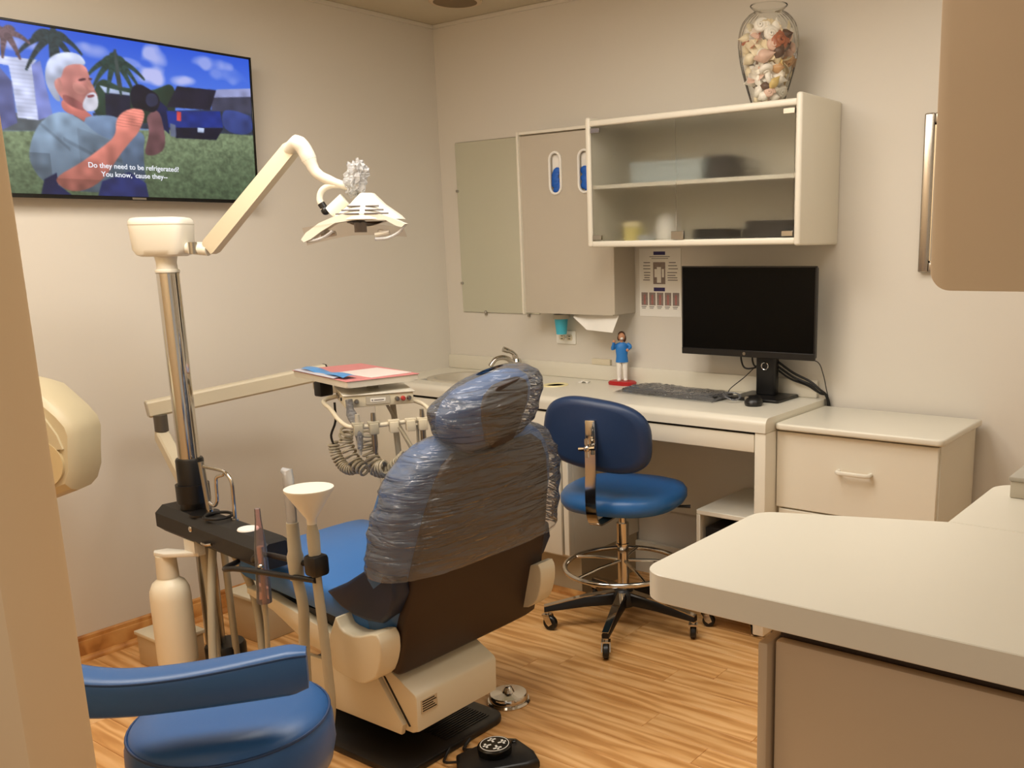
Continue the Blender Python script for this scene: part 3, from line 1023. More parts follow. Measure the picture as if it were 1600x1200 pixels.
for z in (0.03, 0.055, 0.09, 0.125, 0.16, 0.195, 0.23, 0.258):
    n = 5 if z < .06 else 8
    for q in range(n):
        a = 2 * PI * q / n + z * 40
        if -0.5 < ((a + PI) % (2 * PI)) - PI < 1.2:
            ins = .034
        else:
            ins = .026
        rr = min(.030, vase_r(z) * .34)
        fn = (conch, scallop, snail)[kk % 3]
        c_ = random.choice((0, 0, 0, 1, 1, 1, 2, 4, 5, 6))
        kind_ = {'conch': 'spiral', 'scallop': 'fan', 'snail': 'snail'}[fn.__name__]
        fn(vpos(a, z, max(ins, rr * 1.0)), rr * 1.05, eul(random.uniform(0, 3), random.uniform(0, 3), a), m_sh[c_], 'small %s %s shell packed %s of the glass vase' % (SN[c_], kind_, {0.03: 'at the very bottom', 0.055: 'just above the bottom', 0.09: 'in the lower part', 0.125: 'below the middle', 0.16: 'in the middle', 0.195: 'above the middle', 0.23: 'in the shoulder', 0.258: 'under the neck'}[z]))
        kk += 1

# ================================================================== POSTER, PICTURE
po = thing('wall_poster', 'white printed instruction poster with figure panels beside the monitor', 'poster', (1.255, 0, 1.13))
obj('sheet', MB().box(1.152, 1.358, -0.0022, -0.0004, 1.132, 1.412), m_paper, po)
m_ban = M('navy_print', (44, 40, 96), 0.6)
m_ink = M('grey_print', (112, 106, 104), 0.7)
m_fig = M('photo_print', (140, 126, 118), 0.7, var=0.35, vscale=160)
m_fig2 = M('red_print', (170, 110, 104), 0.7, var=0.3, vscale=120)
PX = lambda u: 1.152 + u * .206
PZ = lambda v: 1.412 - v * .280


def pbox(name, u0, u1, v0, v1, m, d=0.0004):
    return obj(name, MB().box(PX(u0), PX(u1), -0.0022 - d, -0.0022, PZ(v1), PZ(v0)), m, po, smooth=False)


pbox('title_banner', .35, .63, .045, .095, m_ban)
pbox('title_banner', .35, .62, .570, .625, m_ban)
pbox('figure_panel', .34, .63, .20, .52, m_fig)
for k in range(5):
    u = .045 + k * .19
    f = pbox('figure_panel', u, u + .155, .645, .835, m_fig)
    pbox('caption_line', u, u + .12, .850, .862, m_ink)
    pbox('caption_line', u + .01, u + .10, .875, .884, m_ink)
for v in (.20, .245, .29, .345, .385, .42, .455):
    pbox('text_line', .09 + random.uniform(0, .04), .28 - random.uniform(0, .03), v, v + .012, m_ink)
    pbox('text_line', .68 + random.uniform(0, .04), .93 - random.uniform(0, .06), v, v + .012, m_ink)
pbox('text_line', .25, .74, .115, .124, m_ink)
pbox('text_line', .30, .70, .142, .150, m_ink)
for a in ((.43, .53, .27, .50), (.37, .43, .30, .42), (.55, .60, .30, .42)):
    pbox('figure_shape', a[0], a[1], a[2], a[3], m_paper, 0.0006)
for k in range(5):
    u = .045 + k * .19
    pbox('figure_shape', u + .055, u + .10, .68, .82, m_fig2, 0.0006)

pf = thing('picture_frame', 'silver picture frame on the back wall behind the upper cabinet', 'picture', (2.60, 0, 1.315))
m_silver = M('silver_leaf', (178, 170, 158), 0.25, metal=0.9, var=0.08)
for a in ((2.342, 2.377, 1.318, 1.845), (2.823, 2.858, 1.318, 1.845), (2.377, 2.823, 1.318, 1.353), (2.377, 2.823, 1.810, 1.845)):
    obj('frame_rail', MB().box(a[0], a[1], -0.024, 0, a[2], a[3], 0.006, 3), m_silver, pf)
obj('inner_lip', MB().box(2.374, 2.382, -0.016, -0.004, 1.350, 1.813).box(2.818, 2.826, -0.016, -0.004, 1.350, 1.813).box(2.374, 2.826, -0.016, -0.004, 1.349, 1.357).box(2.374, 2.826, -0.016, -0.004, 1.806, 1.814), m_chrome, pf)
obj('print', MB().box(2.38, 2.82, -0.008, 0, 1.353, 1.81), m_paper, pf)

# ================================================================== SINK COUNTER AND DESK
DZ = 0.845          # desk top
DF = -0.505         # front
DR = 2.010
wt = thing('worktop', 'long cream worktop with rounded front edge running under the wall cabinet', 'worktop', (1.0, -0.25, DZ))
# slab with a hole for the sink basin and with rounded front, split round the basin
SX0, SX1, SY0, SY1 = 0.20, 0.62, -0.40, -0.10
FR = []
for q in range(9):
    a = PI / 2 * q / 8
    FR.append((DF + .026 - .026 * math.sin(a), DZ - .026 + .026 * math.cos(a)))
prof = [(SY0, DZ - .05), (SY0, DZ)] + FR + [(DF, DZ - .05)]
mb = MB()
mb.prism(prof, 0.0, DR, 'x')
mb.box(0.0, SX0, SY0, 0, DZ - .05, DZ)
mb.box(SX1, DR, SY0, 0, DZ - .05, DZ)
mb.box(SX0, SX1, SY1, 0, DZ - .05, DZ)
obj('slab', mb, m_wtop, wt)
obj('backsplash', MB().box(0.0, 1.975, -0.018, 0, DZ, 0.912, 0.004, 2), m_wtop, wt)

bs = thing('sink_basin', 'white oval sink basin let into the worktop near the corner', 'sink', (0.41, -0.25, DZ - .12))
rg = []
for z, a, b in ((DZ + .006, .225, .165), (DZ + .009, .205, .145), (DZ + .004, .195, .135), (DZ - .05, .17, .11), (DZ - .11, .10, .06), (DZ - .115, .02, .015)):
    rg.append(ring(0.41, -0.25, z, a, b, 3.0))
rg.insert(0, ring(0.41, -0.25, DZ, .228, .168, 3.0))
obj('bowl', MB().loft(rg, False, True), m_grey, bs)
obj('drain', MB().lathe([(0, 0), (.02, 0), (.022, -.002)], (0.41, -0.25, DZ - .110), 20), m_chrome, bs)

fc = thing('faucet', 'chrome lever faucet standing behind the wrapped headrest', 'faucet', (0.505, -0.075, DZ))
obj('base_plate', MB().prism(rrect(0.43, 0.58, -0.098, -0.052, .02), DZ, DZ + .012, 'z', 0.004), m_chrome, fc)
obj('body', MB().lathe([(0.026, 0.01), (0.022, 0.03), (0.02, 0.05), (0.024, 0.065), (0.018, 0.078), (0, 0.08)], (0.505, -0.075, DZ)), m_chrome, fc)
obj('spout', MB().tube([(0.505, -0.08, DZ + .05), (0.49, -0.13, DZ + .085), (0.475, -0.18, DZ + .085), (0.465, -0.21, DZ + .055)], [.013, .012, .011, .011], 12, smooth=6), m_chrome, fc)
obj('lever', MB().tube([(0.505, -0.075, DZ + .07), (0.497, -0.09, DZ + .105), (0.475, -0.13, DZ + .125)], [.014, .010, .013], 12, smooth=5), m_chrome, fc)

tag(obj('waste_ring', MB().loft([ring(0.868, -0.235, DZ, .052, .060, 2.0), ring(0.868, -0.235, DZ + .004, .050, .058, 2.0), ring(0.868, -0.235, DZ + .005, .044, .052, 2.0), ring(0.868, -0.235, DZ + .001, .036, .044, 2.0), ring(0.868, -0.235, DZ - .0, .034, .042, 2.0)], True, True), M('ivory_ring', (236, 224, 172), 0.35), None), 'oval ivory waste chute ring set in the worktop', 'waste chute')
tag(obj('tissue_scrap', MB().grid(lambda u, v: Vector((0.905 + u * .05, -0.10 - v * .03, DZ + .003 + .006 * math.sin(u * 7) * math.sin(v * 5))), 8, 6), m_paper, None), 'crumpled white scrap lying on the worktop by the backsplash', 'scrap')
tag(obj('junction_cover', MB().prism(rrect(0.897, 0.997, 0.912, 0.938, .004), -0.016, 0.0, 'y', 0.002), m_cream, None), 'low cream cover strip on the wall just above the backsplash', 'cover')

bc = thing('base_cabinet', 'cream sink base cabinet under the worktop with dark top reveal', 'cabinet', (0.55, -0.25, 0))
BX1 = 1.13
obj('body', MB().box(0.003, BX1, DF + .045, -0.004, 0.175, DZ - .05), m_white, bc)
obj('reveal', MB().box(0.0, BX1, DF + .018, DF + .05, DZ - .062, DZ - .0505), m_dark, bc)
obj('kickboard', MB().box(0.003, BX1, DF + .085, -0.02, 0.0, 0.175), M('kick_grey', (172, 158, 132), 0.5), bc)
for a, b in ((0.0, 0.555), (0.561, 1.095)):
    obj('door', MB().box(a + .002, b, DF + .005, DF + .028, 0.195, DZ - .062, 0.003, 2), m_white, bc)
obj('end_post', MB().box(1.101, BX1, DF + .012, DF + .045, 0.195, DZ - .05, 0.003, 1), m_white, bc)
obj('side_hole', MB().cyl((BX1 - .001, -0.30, .46), (BX1 + .0015, -0.30, .46), .006), m_dark, bc)
struct('trim_3', MB().prism([(DF + .085, 0.0), (DF + .062, 0.0), (DF + .064, 0.012), (DF + .074, 0.02), (DF + .085, 0.022)], 0.0, BX1 + .02, 'x'), m_base)

dk = thing('desk_frame', 'cream knee-hole desk frame with shallow drawer and right leg panel', 'desk', (1.6, -0.25, 0))
LX = 1.966
obj('leg_panel', MB().box(LX, DR, DF + .004, -0.01, 0.055, DZ - .05, 0.006, 2), m_white, dk)
for y in (-.42, -.08):
    obj('glide_foot', MB().cyl((1.988, y, 0), (1.988, y, .056), .014, seg=14), m_steel, dk)
dr = obj('drawer', MB().box(BX1 + .02, LX - .003, DF + .008, DF + .03, 0.722, DZ - .060, 0.003, 2).box(BX1 + .03, LX - .013, DF + .03, -0.10, 0.735, 0.785), m_white, dk)
obj('drawer_reveal', MB().box(BX1 + .01, LX, DF + .014, DF + .05, DZ - .061, DZ - .0505), m_dark, dk)
obj('back_board', MB().box(BX1, LX, -0.02, -0.005, 0.30, 0.79), m_white, dk)
obj('foot_rail', MB().box(BX1, LX, -0.03, -0.012, 0.0, 0.14), m_white, dk)

# ================================================================== DRAWER CABINET ON THE RIGHT
QX0, QX1, QF, QZ = 2.014, 2.575, -0.425, 0.822
qc = thing('drawer_cabinet', 'cream two-drawer cabinet standing right of the desk leg', 'drawer cabinet', ((QX0 + QX1) / 2, -0.2, 0))
obj('carcass', MB().box(QX0, QX1, QF + .018, -0.03, 0.10, QZ - .026, 0.002, 1), m_white, qc)
obj('plinth', MB().box(QX0 + .01, QX1 - .01, QF + .06, -0.02, 0, 0.10), m_white, qc)
obj('top', MB().prism(rrect(QX0 - .002, QX1 + .018, QF - .022, -0.028, .022, 5, (0, 0, 1, 1)), QZ - .022, QZ, 'z', 0.006, 3), m_wtop, qc)
obj('shadow_gap', MB().box(QX0 + .004, QX1 - .004, QF + .012, -0.01, QZ - .028, QZ - .021), m_dark, qc)
for z0, z1 in ((0.523, QZ - .030), (0.115, 0.517)):
    d = obj('drawer', MB().box(QX0 + (.0 if z0 > .4 else .012), QX1 - .003, QF, QF + .018, z0, z1, 0.002, 1), m_white, qc)
    hz = (z0 + z1) / 2 + .02
    hx = (QX0 + QX1) / 2 + .006
    obj('handle', MB().tube([(hx - .055, QF + .002, hz), (hx - .055, QF - .022, hz), (hx - .048, QF - .028, hz), (hx + .048, QF - .028, hz), (hx + .055, QF - .022, hz), (hx + .055, QF + .002, hz)], .0075, 8), m_lamp, d)

# ================================================================== COMPUTER STAND UNDER THE DESK
cs = thing('computer_stand', 'low white open-front computer stand on casters under the desk', 'computer stand', (1.79, -0.25, 0))
A0, A1, Y0_, Y1_ = 1.690, 1.945, -0.430, -0.05
obj('top_panel', MB().box(A0, A1, Y0_, Y1_, 0.445, 0.463, 0.002, 1), m_white, cs)
obj('side_panel', MB().box(A0, A0 + .016, Y0_, Y1_, 0.075, 0.445, 0.002, 1), m_white, cs)
obj('side_panel', MB().box(A1 - .016, A1, Y0_, Y1_, 0.055, 0.445, 0.002, 1), m_white, cs)
obj('bottom_panel', MB().box(A0 + .016, A1 - .016, Y0_, Y1_, 0.075, 0.093, 0.002, 1), m_white, cs)


def caster(parent, x, y, r=.026, ang=0.0, top=0.075, wm=m_black):
    mm = Matrix.Translation((x, y, 0)) @ Matrix.Rotation(ang, 4, 'Z')
    c = MB()
    c.lathe([(.006, -.011), (r - .004, -.011), (r, -.007), (r, .007), (r - .004, .011), (.006, .011)], (0.016, 0, r), 22, Matrix.Rotation(PI / 2, 4, 'X'))
    c.bm.transform(mm)
    wh = obj('caster_wheel', c, wm, parent)
    h = MB()
    h.prism([(-.012, r * 2 + .010), (.016, r * 2 + .010), (.030, r), (.016, r - .008), (.004, r)], -.016, -.0125, 'y')
    h.prism([(-.012, r * 2 + .010), (.016, r * 2 + .010), (.030, r), (.016, r - .008), (.004, r)], .0125, .016, 'y')
    h.box(-.012, .016, -.016, .016, r * 2 + .004, r * 2 + .011)
    h.cyl((0, 0, r * 2 + .008), (0, 0, top), .007, seg=12)
    h.cyl((0.016, -.017, r), (0.016, .017, r), .005, seg=10)
    h.bm.transform(mm)
    obj('caster_fork', h, m_chrome, wh)
    return wh


for x, y, a in ((A0 + .025, Y0_ + .02, .4), (A1 - .025, Y0_ + .03, 1.4), (A0 + .025, Y1_ - .03, 2), (A1 - .025, Y1_ - .03, 0)):
    caster(cs, x, y, .024, a, .078)
pc = thing('desktop_computer', 'black desktop computer inside the low white stand', 'computer', (1.81, -0.24, 0.093))
obj('case', MB().box(A0 + .035, A1 - .030, Y0_ + .008, Y1_ - .03, 0.093, 0.40, 0.004), m_black, pc)
obj('badge', MB().box(A1 - .058, A1 - .042, Y0_ + .006, Y0_ + .008, 0.105, 0.122), m_steel, pc)
obj('front_grille', MB().box(A0 + .06, A1 - .07, Y0_ + .005, Y0_ + .008, 0.14, 0.37, .002, 1), m_blackg, pc)

# ================================================================== MONITOR, KEYBOARD, MOUSE
MY = -0.15
mo = thing('computer_monitor', 'black computer monitor switched off, standing on the desk', 'monitor', (1.79, -0.10, DZ))
obj('housing', MB().box(1.460, 2.020, MY + .004, MY + .030, 1.010, 1.340, 0.006, 2).box(1.58, 1.90, MY + .028, MY + .055, 1.06, 1.28, 0.01, 2), m_black, mo)
obj('bezel', MB().box(1.456, 2.024, MY - .004, MY + .008, 1.004, 1.030, 0.002, 1).box(1.456, 2.024, MY - .002, MY + .008, 1.338, 1.344, .001, 1).box(1.456, 1.462, MY - .002, MY + .008, 1.030, 1.338, .001, 1).box(2.018, 2.024, MY - .002, MY + .008, 1.030, 1.338, .001, 1), m_black, mo)
obj('screen', MB().box(1.462, 2.018, MY, MY + .006, 1.030, 1.338), m_screen, mo)
obj('badge', MB().cyl((1.735, MY - .0055, 1.017), (1.735, MY - .003, 1.017), .006, seg=18), m_steel, mo)
st = obj('stand', MB().prism(rrect(1.758, 1.842, MY + .045, MY + .085, .012), DZ + .012, 1.22, 'z', 0.004), m_black, mo)
obj('ring', MB().tube([(1.80 + .014 * math.cos(a), MY + .043, .968 + .014 * math.sin(a)) for a in [2 * PI * q / 20 for q in range(20)]], .0025, 8, closed=True), m_chrome, st)
obj('foot', MB().prism(rrect(1.70, 1.905, -0.205, -0.022, .012), DZ, DZ + .012, 'z', 0.004), m_black, mo)

kb = thing('keyboard', 'dark keyboard wrapped in clear plastic on the desk', 'keyboard', (1.462, -0.205, DZ), math.radians(-4))
obj('case', MB().box(-.225, .225, -.068, .068, 0.002, .018, .005, 2), m_black, kb, local=True)
keys = MB()
for r in range(5):
    for c in range(18):
        if r == 0 and 4 < c < 11:
            continue
        x = -.214 + c * .024
        y = -.056 + r * .0235
        keys.box(x, x + .021, y, y + .020, .017, .0225, .0015, 1)
keys.box(-.214 + 5 * .024, -.214 + 11 * .024 - .003, -.056, -.036, .017, .0225, .0015, 1)
k_ = obj('keys', keys, M('grey_keys', (60, 60, 62), 0.45), kb, local=True)
k_['kind'] = 'stuff'


def wrapf(u, v):
    x = -.250 + u * .485
    y = -.095 + v * .19
    d = max(0, 1 - (abs(x) / .24) ** 8) * max(0, 1 - (abs(y) / .085) ** 6)
    return Vector((x + .006 * noise.noise((u * 9, v * 9, 2)), y, .003 + .023 * d + .010 * abs(noise.noise((u * 13, v * 7, 1)))))


ws_ = MB().grid(wrapf, 60, 24)
ws_.bm.transform(Matrix.Translation((1.462, -0.205, DZ)) @ Matrix.Rotation(math.radians(-4), 4, 'Z'))
tag(obj('plastic_sleeve', ws_, m_film, None, ang=180), 'crinkled clear plastic sleeve over the keyboard', 'plastic sleeve')

ms = thing('computer_mouse', 'black mouse on the desk in front of the monitor stand', 'mouse', (1.835, -0.262, DZ))
rg = []
for z, s in ((0, .92), (.008, 1.0), (.018, .96), (.028, .78), (.034, .5), (.036, .1)):
    rg.append(ring(1.835, -0.262, DZ + z, .034 * s, .056 * s, 2.6, 24, .5))
obj('body', MB().loft(rg), m_black, ms)
obj('wheel', MB().lathe([(.002, -.003), (.009, -.003), (.009, .003), (.002, .003)], (1.823, -0.290, DZ + .026), 14, Matrix.Rotation(PI / 2, 4, 'X')), m_steel, ms)

# plastic-wrapped loop of cable beside the mouse
pts = []
for k in range(60):
    a = k / 60 * 2 * PI * 3
    pts.append(Vector((1.735 + (.030 + .006 * math.sin(k * .7)) * math.cos(a), -0.245 + .030 * math.sin(a), DZ + .010 + .020 * abs(math.sin(a * .5 + .4)))))
tag(obj('cable_coil', MB().tube(pts, .0028, 6), film('clear_tube', (230, 232, 236), .3, .12, 0, 1, .1), None), 'clear crumpled plastic-wrapped cable loops beside the mouse', 'cable')

m_cable = M('black_cable', (14, 13, 12), 0.5)
cb_ = [('black cable looping down behind the left of the monitor stand', [(1.70, -.10, 1.03), (1.685, -.085, .99), (1.70, -.08, .952), (1.75, -.075, .958), (1.79, -.07, .985)], .0035),
       ('second black cable loop beside the monitor stand', [(1.745, -.10, 1.03), (1.735, -.085, .985), (1.75, -.085, .962), (1.785, -.08, .985)], .0035),
       ('thin black wire running from the stand down to the keyboard', [(1.76, -.09, .97), (1.71, -.10, .92), (1.655, -.115, .872), (1.66, -.14, .853)], .0018),
       ('thick black cable draped from the monitor to the desk end', [(1.84, -.08, .985), (1.90, -.07, .945), (1.965, -.06, .915), (2.005, -.055, .885), (2.020, -.03, .86), (2.025, -.016, .80), (2.026, -.016, .70)], .0048),
       ('black power cable draped under the thick monitor cable', [(1.84, -.075, .965), (1.90, -.06, .925), (1.96, -.05, .902), (1.998, -.04, .87), (2.018, -.022, .858), (2.030, -.014, .80), (2.032, -.014, .70)], .0045),
       ('black video cable sagging lowest behind the monitor', [(1.83, -.07, .955), (1.88, -.05, .918), (1.945, -.04, .896), (1.985, -.03, .872), (2.012, -.016, .858), (2.020, -.010, .80), (2.021, -.010, .70)], .0040),
       ('thin black wire arching from monitor to the desk end', [(1.88, -.08, 1.005), (1.94, -.05, .995), (1.985, -.035, .985), (2.005, -.03, .94), (2.018, -.03, .89), (2.028, -.022, .83), (2.034, -.012, .72)], .0018)]
for lb, p, r in cb_:
    tag(obj('monitor_cable', MB().tube(p, r, 8, smooth=6), m_cable, None), lb, 'cable')

# ================================================================== FIGURINE
FX, FY = 1.108, -0.078
fg = thing('dentist_figurine', 'small painted figurine in blue tunic and white trousers on red base', 'figurine', (FX, FY, DZ))
m_skin = M('figurine_skin', (196, 140, 104), 0.5)
obj('base', MB().loft([ring(FX, FY, DZ, .060, .040, 3), ring(FX, FY, DZ + .010, .062, .042, 3), ring(FX, FY, DZ + .016, .056, .036, 3)]), M('red_base', (176, 30, 34), 0.35), fg)
z = DZ + .014
rt = Vector((.8148, .5796, 0))
fw2 = Vector((.57, -.80, 0))
F0 = Vector((FX, FY, z))


def fp(a, b, c):
    return F0 + rt * a + fw2 * b + Vector((0, 0, c))


for s in (-1, 1):
    obj('trouser_leg', MB().tube([fp(s * .013, 0, .012), fp(s * .013, 0, .05), fp(s * .010, 0, .10)], [.0095, .0105, .0135], 12), m_paper, fg)
    obj('shoe', MB().ball(fp(s * .014, .010, .007), .009, .009, .007, 12), m_paper, fg)
tn = MB().loft([ring(F0.x, F0.y, z + .082, .027, .018, 2, 20, .62), ring(F0.x, F0.y, z + .11, .024, .016, 2, 20, .62), ring(F0.x, F0.y, z + .14, .027, .017, 2, 20, .62), ring(F0.x, F0.y, z + .160, .025, .014, 2, 20, .62), ring(F0.x, F0.y, z + .166, .010, .008, 2, 20, .62)])
tun = obj('tunic', tn, M('blue_tunic', (38, 120, 196), 0.5), fg)
for s, pts in ((-1, [(-.024, 0, .158), (-.038, .004, .140), (-.032, .016, .172)]), (1, [(.024, 0, .158), (.036, .008, .148), (.024, .02, .135)])):
    obj('arm', MB().tube([fp(*p) for p in pts], [.0085, .008, .006], 10, smooth=4), tun.data.materials[0], fg)
    obj('hand', MB().ball(fp(*pts[-1]), .007, seg=10), m_skin, fg)
obj('neck', MB().cyl(fp(0, 0, .163), fp(0, 0, .176), .006, seg=10), m_skin, fg)
hd = obj('head', MB().ball(fp(0, .002, .190), .0145, .0145, .018, 16), m_skin, fg)
hr = MB().ball(fp(0, -.005, .195), .017, .016, .018, 16).ball(fp(.012, -.003, .182), .008, .008, .016, 10).ball(fp(-.012, -.003, .184), .007, .007, .012, 10)
obj('hair', hr, M('brown_hair', (74, 44, 26), 0.5), hd)
obj('mask', MB().ball(fp(0, .012, .184), .008, .006, .006, 10), m_paper, hd)

# ================================================================== OPERATOR STOOL
HX, HY = 1.452, -0.570
os_ = thing('operator_stool', 'blue upholstered operator stool with backrest and chrome foot ring by the desk', 'stool', (HX, HY, 0), math.radians(12))
# local frame: sitter faces +y
LEG0 = math.radians(5 - 12)
hub = MB().lathe([(0, .085), (.045, .085), (.05, .10), (.045, .135), (.03, .15), (0, .15)])
obj('hub', hub, m_black, os_, local=True)
for k in range(5):
    a = LEG0 + k * 2 * PI / 5
    d = Vector((math.cos(a), math.sin(a), 0))
    n = Vector((-d.y, d.x, 0))
    rg = []
    for r_, zt, zb_, w_ in ((.03, .142, .092, .020), (.15, .128, .088, .017), (.305, .095, .073, .013)):
        c = d * r_
        rg.append([c + n * w_ + Vector((0, 0, zb_)), c + n * w_ + Vector((0, 0, zt - .008)), c + n * w_ * .6 + Vector((0, 0, zt)), c - n * w_ * .6 + Vector((0, 0, zt)), c - n * w_ + Vector((0, 0, zt - .008)), c - n * w_ + Vector((0, 0, zb_))])
    lg = obj('leg', MB().loft(rg), m_black, os_, local=True)
    tp = MB()
    tp.loft([[p + Vector((0, 0, .0015)) for p in (q[2] + n * .004, q[3] - n * .004)] + [p + Vector((0, 0, -.002)) for p in (q[3] - n * .004, q[2] + n * .004)] for q in rg])
    obj('chrome_cap', tp, m_chrome, lg, local=True)
    c = d * .295
    mm = MB()
    caster_ang = a + (2.0, .6, -1.2, 2.6, .2)[k]
    ct = Matrix.Translation((c.x, c.y, 0)) @ Matrix.Rotation(caster_ang, 4, 'Z')
    wl = MB().lathe([(.006, -.011), (.024, -.011), (.028, -.007), (.028, .007), (.024, .011), (.006, .011)], (0.014, 0, .028), 22, Matrix.Rotation(PI / 2, 4, 'X'))
    wl.bm.transform(ct)
    wo = obj('caster_wheel', wl, m_black, os_, local=True)
    fk = MB()
    for s in (-1, 1):
        lo, hi = sorted((s * .013, s * .0165))
        fk.prism([(-.014, .060), (.016, .060), (.030, .030), (.014, .018), (.004, .028)], lo, hi, 'y')
    fk.box(-.014, .016, -.0165, .0165, .056, .063)
    fk.cyl((0, 0, .06), (0, 0, .080), .009, seg=12)
    fk.bm.transform(ct)
    obj('caster_fork', fk, m_chrome, wo, local=True)
obj('lower_column', MB().cyl((0, 0, .14), (0, 0, .33), .0215, seg=20), m_chrome, os_, local=True)
obj('column_collar', MB().lathe([(0, .325), (.027, .325), (.027, .331), (.0235, .333), (.0235, .41), (0, .41)]), m_chrome, os_, local=True)
obj('upper_column', MB().cyl((0, 0, .40), (0, 0, .48), .0145, seg=16), m_chrome, os_, local=True)
fr_pts = [(.222 * math.cos(a), .222 * math.sin(a),   .240) for a in [2 * PI * q / 48 for q in range(48)]]
fr = obj('foot_ring', MB().tube(fr_pts, .0095, 10, closed=True), m_chrome, os_, local=True)
for k in range(5):
    a = LEG0 + k * 2 * PI / 5 + .6
    obj('ring_spoke', MB().tube([(.02 * math.cos(a), .02 * math.sin(a),   .262), (.12 * math.cos(a), .12 * math.sin(a), .255), (.220 * math.cos(a), .220 * math.sin(a), .240)], .006, 8), m_chrome, fr, local=True)
# seat cushion
rg = []
for z, s in ((.480, .86), (.486, .95), (.505, 1.0), (.528, 1.0), (.545, .95), (.555, .82), (.559, .55), (.560, .05)):
    r_ = []
    for q in range(48):
        a = 2 * PI * q / 48
        c, sn = math.cos(a), math.sin(a)
        n = 2.7
        x = .225 * math.copysign(abs(c) ** (2 / n), c) * (1 + .06 * sn)
        y = .215 * math.copysign(abs(sn) ** (2 / n), sn)
        r_.append(Vector((x * s, y * s + .01, z)))
    rg.append(r_)
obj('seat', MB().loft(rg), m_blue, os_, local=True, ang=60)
obj('seat_pan', MB().box(-.10, .10, -.10, .10, .465, .484, .006), m_black, os_, local=True)
obj('lever', MB().tube([(.06, .05, .473), (.17, .08, .468), (.235, .10, .468)], [.004, .004, .007], 8), m_black, os_, local=True)
# backrest pad
rg = []
for dy, s in ((-.030, .80), (-.026, .93), (-.012, 1.0), (.010, 1.0), (.024, .93), (.030, .78), (.031, .02)):
    r_ = []
    for q in range(56):
        a = 2 * PI * q / 56
        c, sn = math.cos(a), math.sin(a)
        n = 3.0
        x = .203 * math.copysign(abs(c) ** (2 / n), c)
        z = .128 * math.copysign(abs(sn) ** (2 / n), sn)
        x *= 1 - .06 * (z / .15)
        ro = math.radians(-7)
        xx, zz = x * math.cos(ro) - z * math.sin(ro), x * math.sin(ro) + z * math.cos(ro)
        cv = .30 * xx * xx
        r_.append(Vector((xx * s, -.215 + dy + cv - .10 * zz,   .787 + zz * s)))
    rg.append(r_)
bk = obj('backrest', MB().loft(rg), m_blue_unlit, os_, local=True, ang=60)
# J-shaped chrome strap
def strap(pts, w_, t_):
    pts = catmull([Vector(p) for p in pts], 6)
    rg = []
    for i, p in enumerate(pts):
        t = (pts[min(len(pts) - 1, i + 1)] - pts[max(0, i - 1)]).normalized()
        nn = Vector((1, 0, 0)).cross(t).normalized()
        rg.append([p + Vector((w_, 0, 0)) - nn * t_, p + Vector((w_, 0, 0)) + nn * t_, p - Vector((w_, 0, 0)) + nn * t_, p - Vector((w_, 0, 0)) - nn * t_])
    return MB().loft(rg)


obj('back_strap', strap([(0, -.05, .462), (0, -.19, .462), (0, -.237, .470), (0, -.262, .51), (0, -.268, .58), (0, -.262, .68), (0, -.262, .78)], .020, .003), m_chrome, os_, local=True)
br = obj('strap_bracket', MB().box(-.019, .019, -.262, -.245, .735, .845, .003), m_chrome, os_, local=True)
obj('knob', MB().ball((0, -.288, .752), .012).tube([(-.030, -.286, .748), (0, -.288, .752), (.030, -.286, .756)], [.008, .006, .008], 8).tube([(0, -.286, .722), (0, -.288, .752), (0, -.286, .782)], [.008, .006, .008], 8).cyl((0, -.262, .752), (0, -.29, .752), .007, seg=12), m_chrome, br, local=True)

# ================================================================== DENTAL CHAIR (long axis x, head at +x)
YC = -1.495
ch = thing('dental_chair', 'blue dental treatment chair with brown back shell and beige base', 'dental chair', (1.25, YC, 0))
m_seat = M('chair_blue_vinyl', (50, 108, 174), 0.40, var=0.05, vscale=4, bump=0.05, bscale=250)
obj('floor_plate', MB().prism(rrect(0.72, 1.585, -1.80, -1.375, .05), 0.0, 0.022, 'z', .006), m_black, ch)
tread = MB()
for q in range(14):
    tread.box(1.40 + .011 * q, 1.405 + .011 * q, -1.60, -1.42, .020, .0245)
obj('plate_tread', tread, m_black, ch)
obj('lift_column', MB().box(1.02, 1.34, -1.63, -1.41, 0.02, 0.36, .02), m_black, ch)
# motor housing
hs = MB()
hs.prism([(1.19, .105), (1.555, .105), (1.578, .115), (1.582, .215), (1.575, .225), (1.46, .285), (1.44, .29), (1.19, .29)], -1.730, -1.410, 'y', .006)
obj('motor_housing', hs, m_cream, ch)
obj('housing_seam', MB().prism([(1.452, .252), (1.458, .252), (1.552, .126), (1.546, .124)], -1.7325, -1.7295, 'y'), m_dark, ch)
obj('side_cover', MB().prism([(1.12, .24), (1.44, .25), (1.535, .130), (1.525, .098), (1.13, .095)], -1.745, -1.728, 'y', .004), m_cream, ch)
obj('rating_plate', MB().box(1.5815, 1.5828, -1.715, -1.655, .165, .205), M('rating_label', (196, 178, 146), .6), ch)
for q in range(5):
    obj('label_line', MB().box(1.5826, 1.5831, -1.711, -1.659 - .006 * (q % 3), .170 + q * .007, .1735 + q * .007), m_dark, ch)
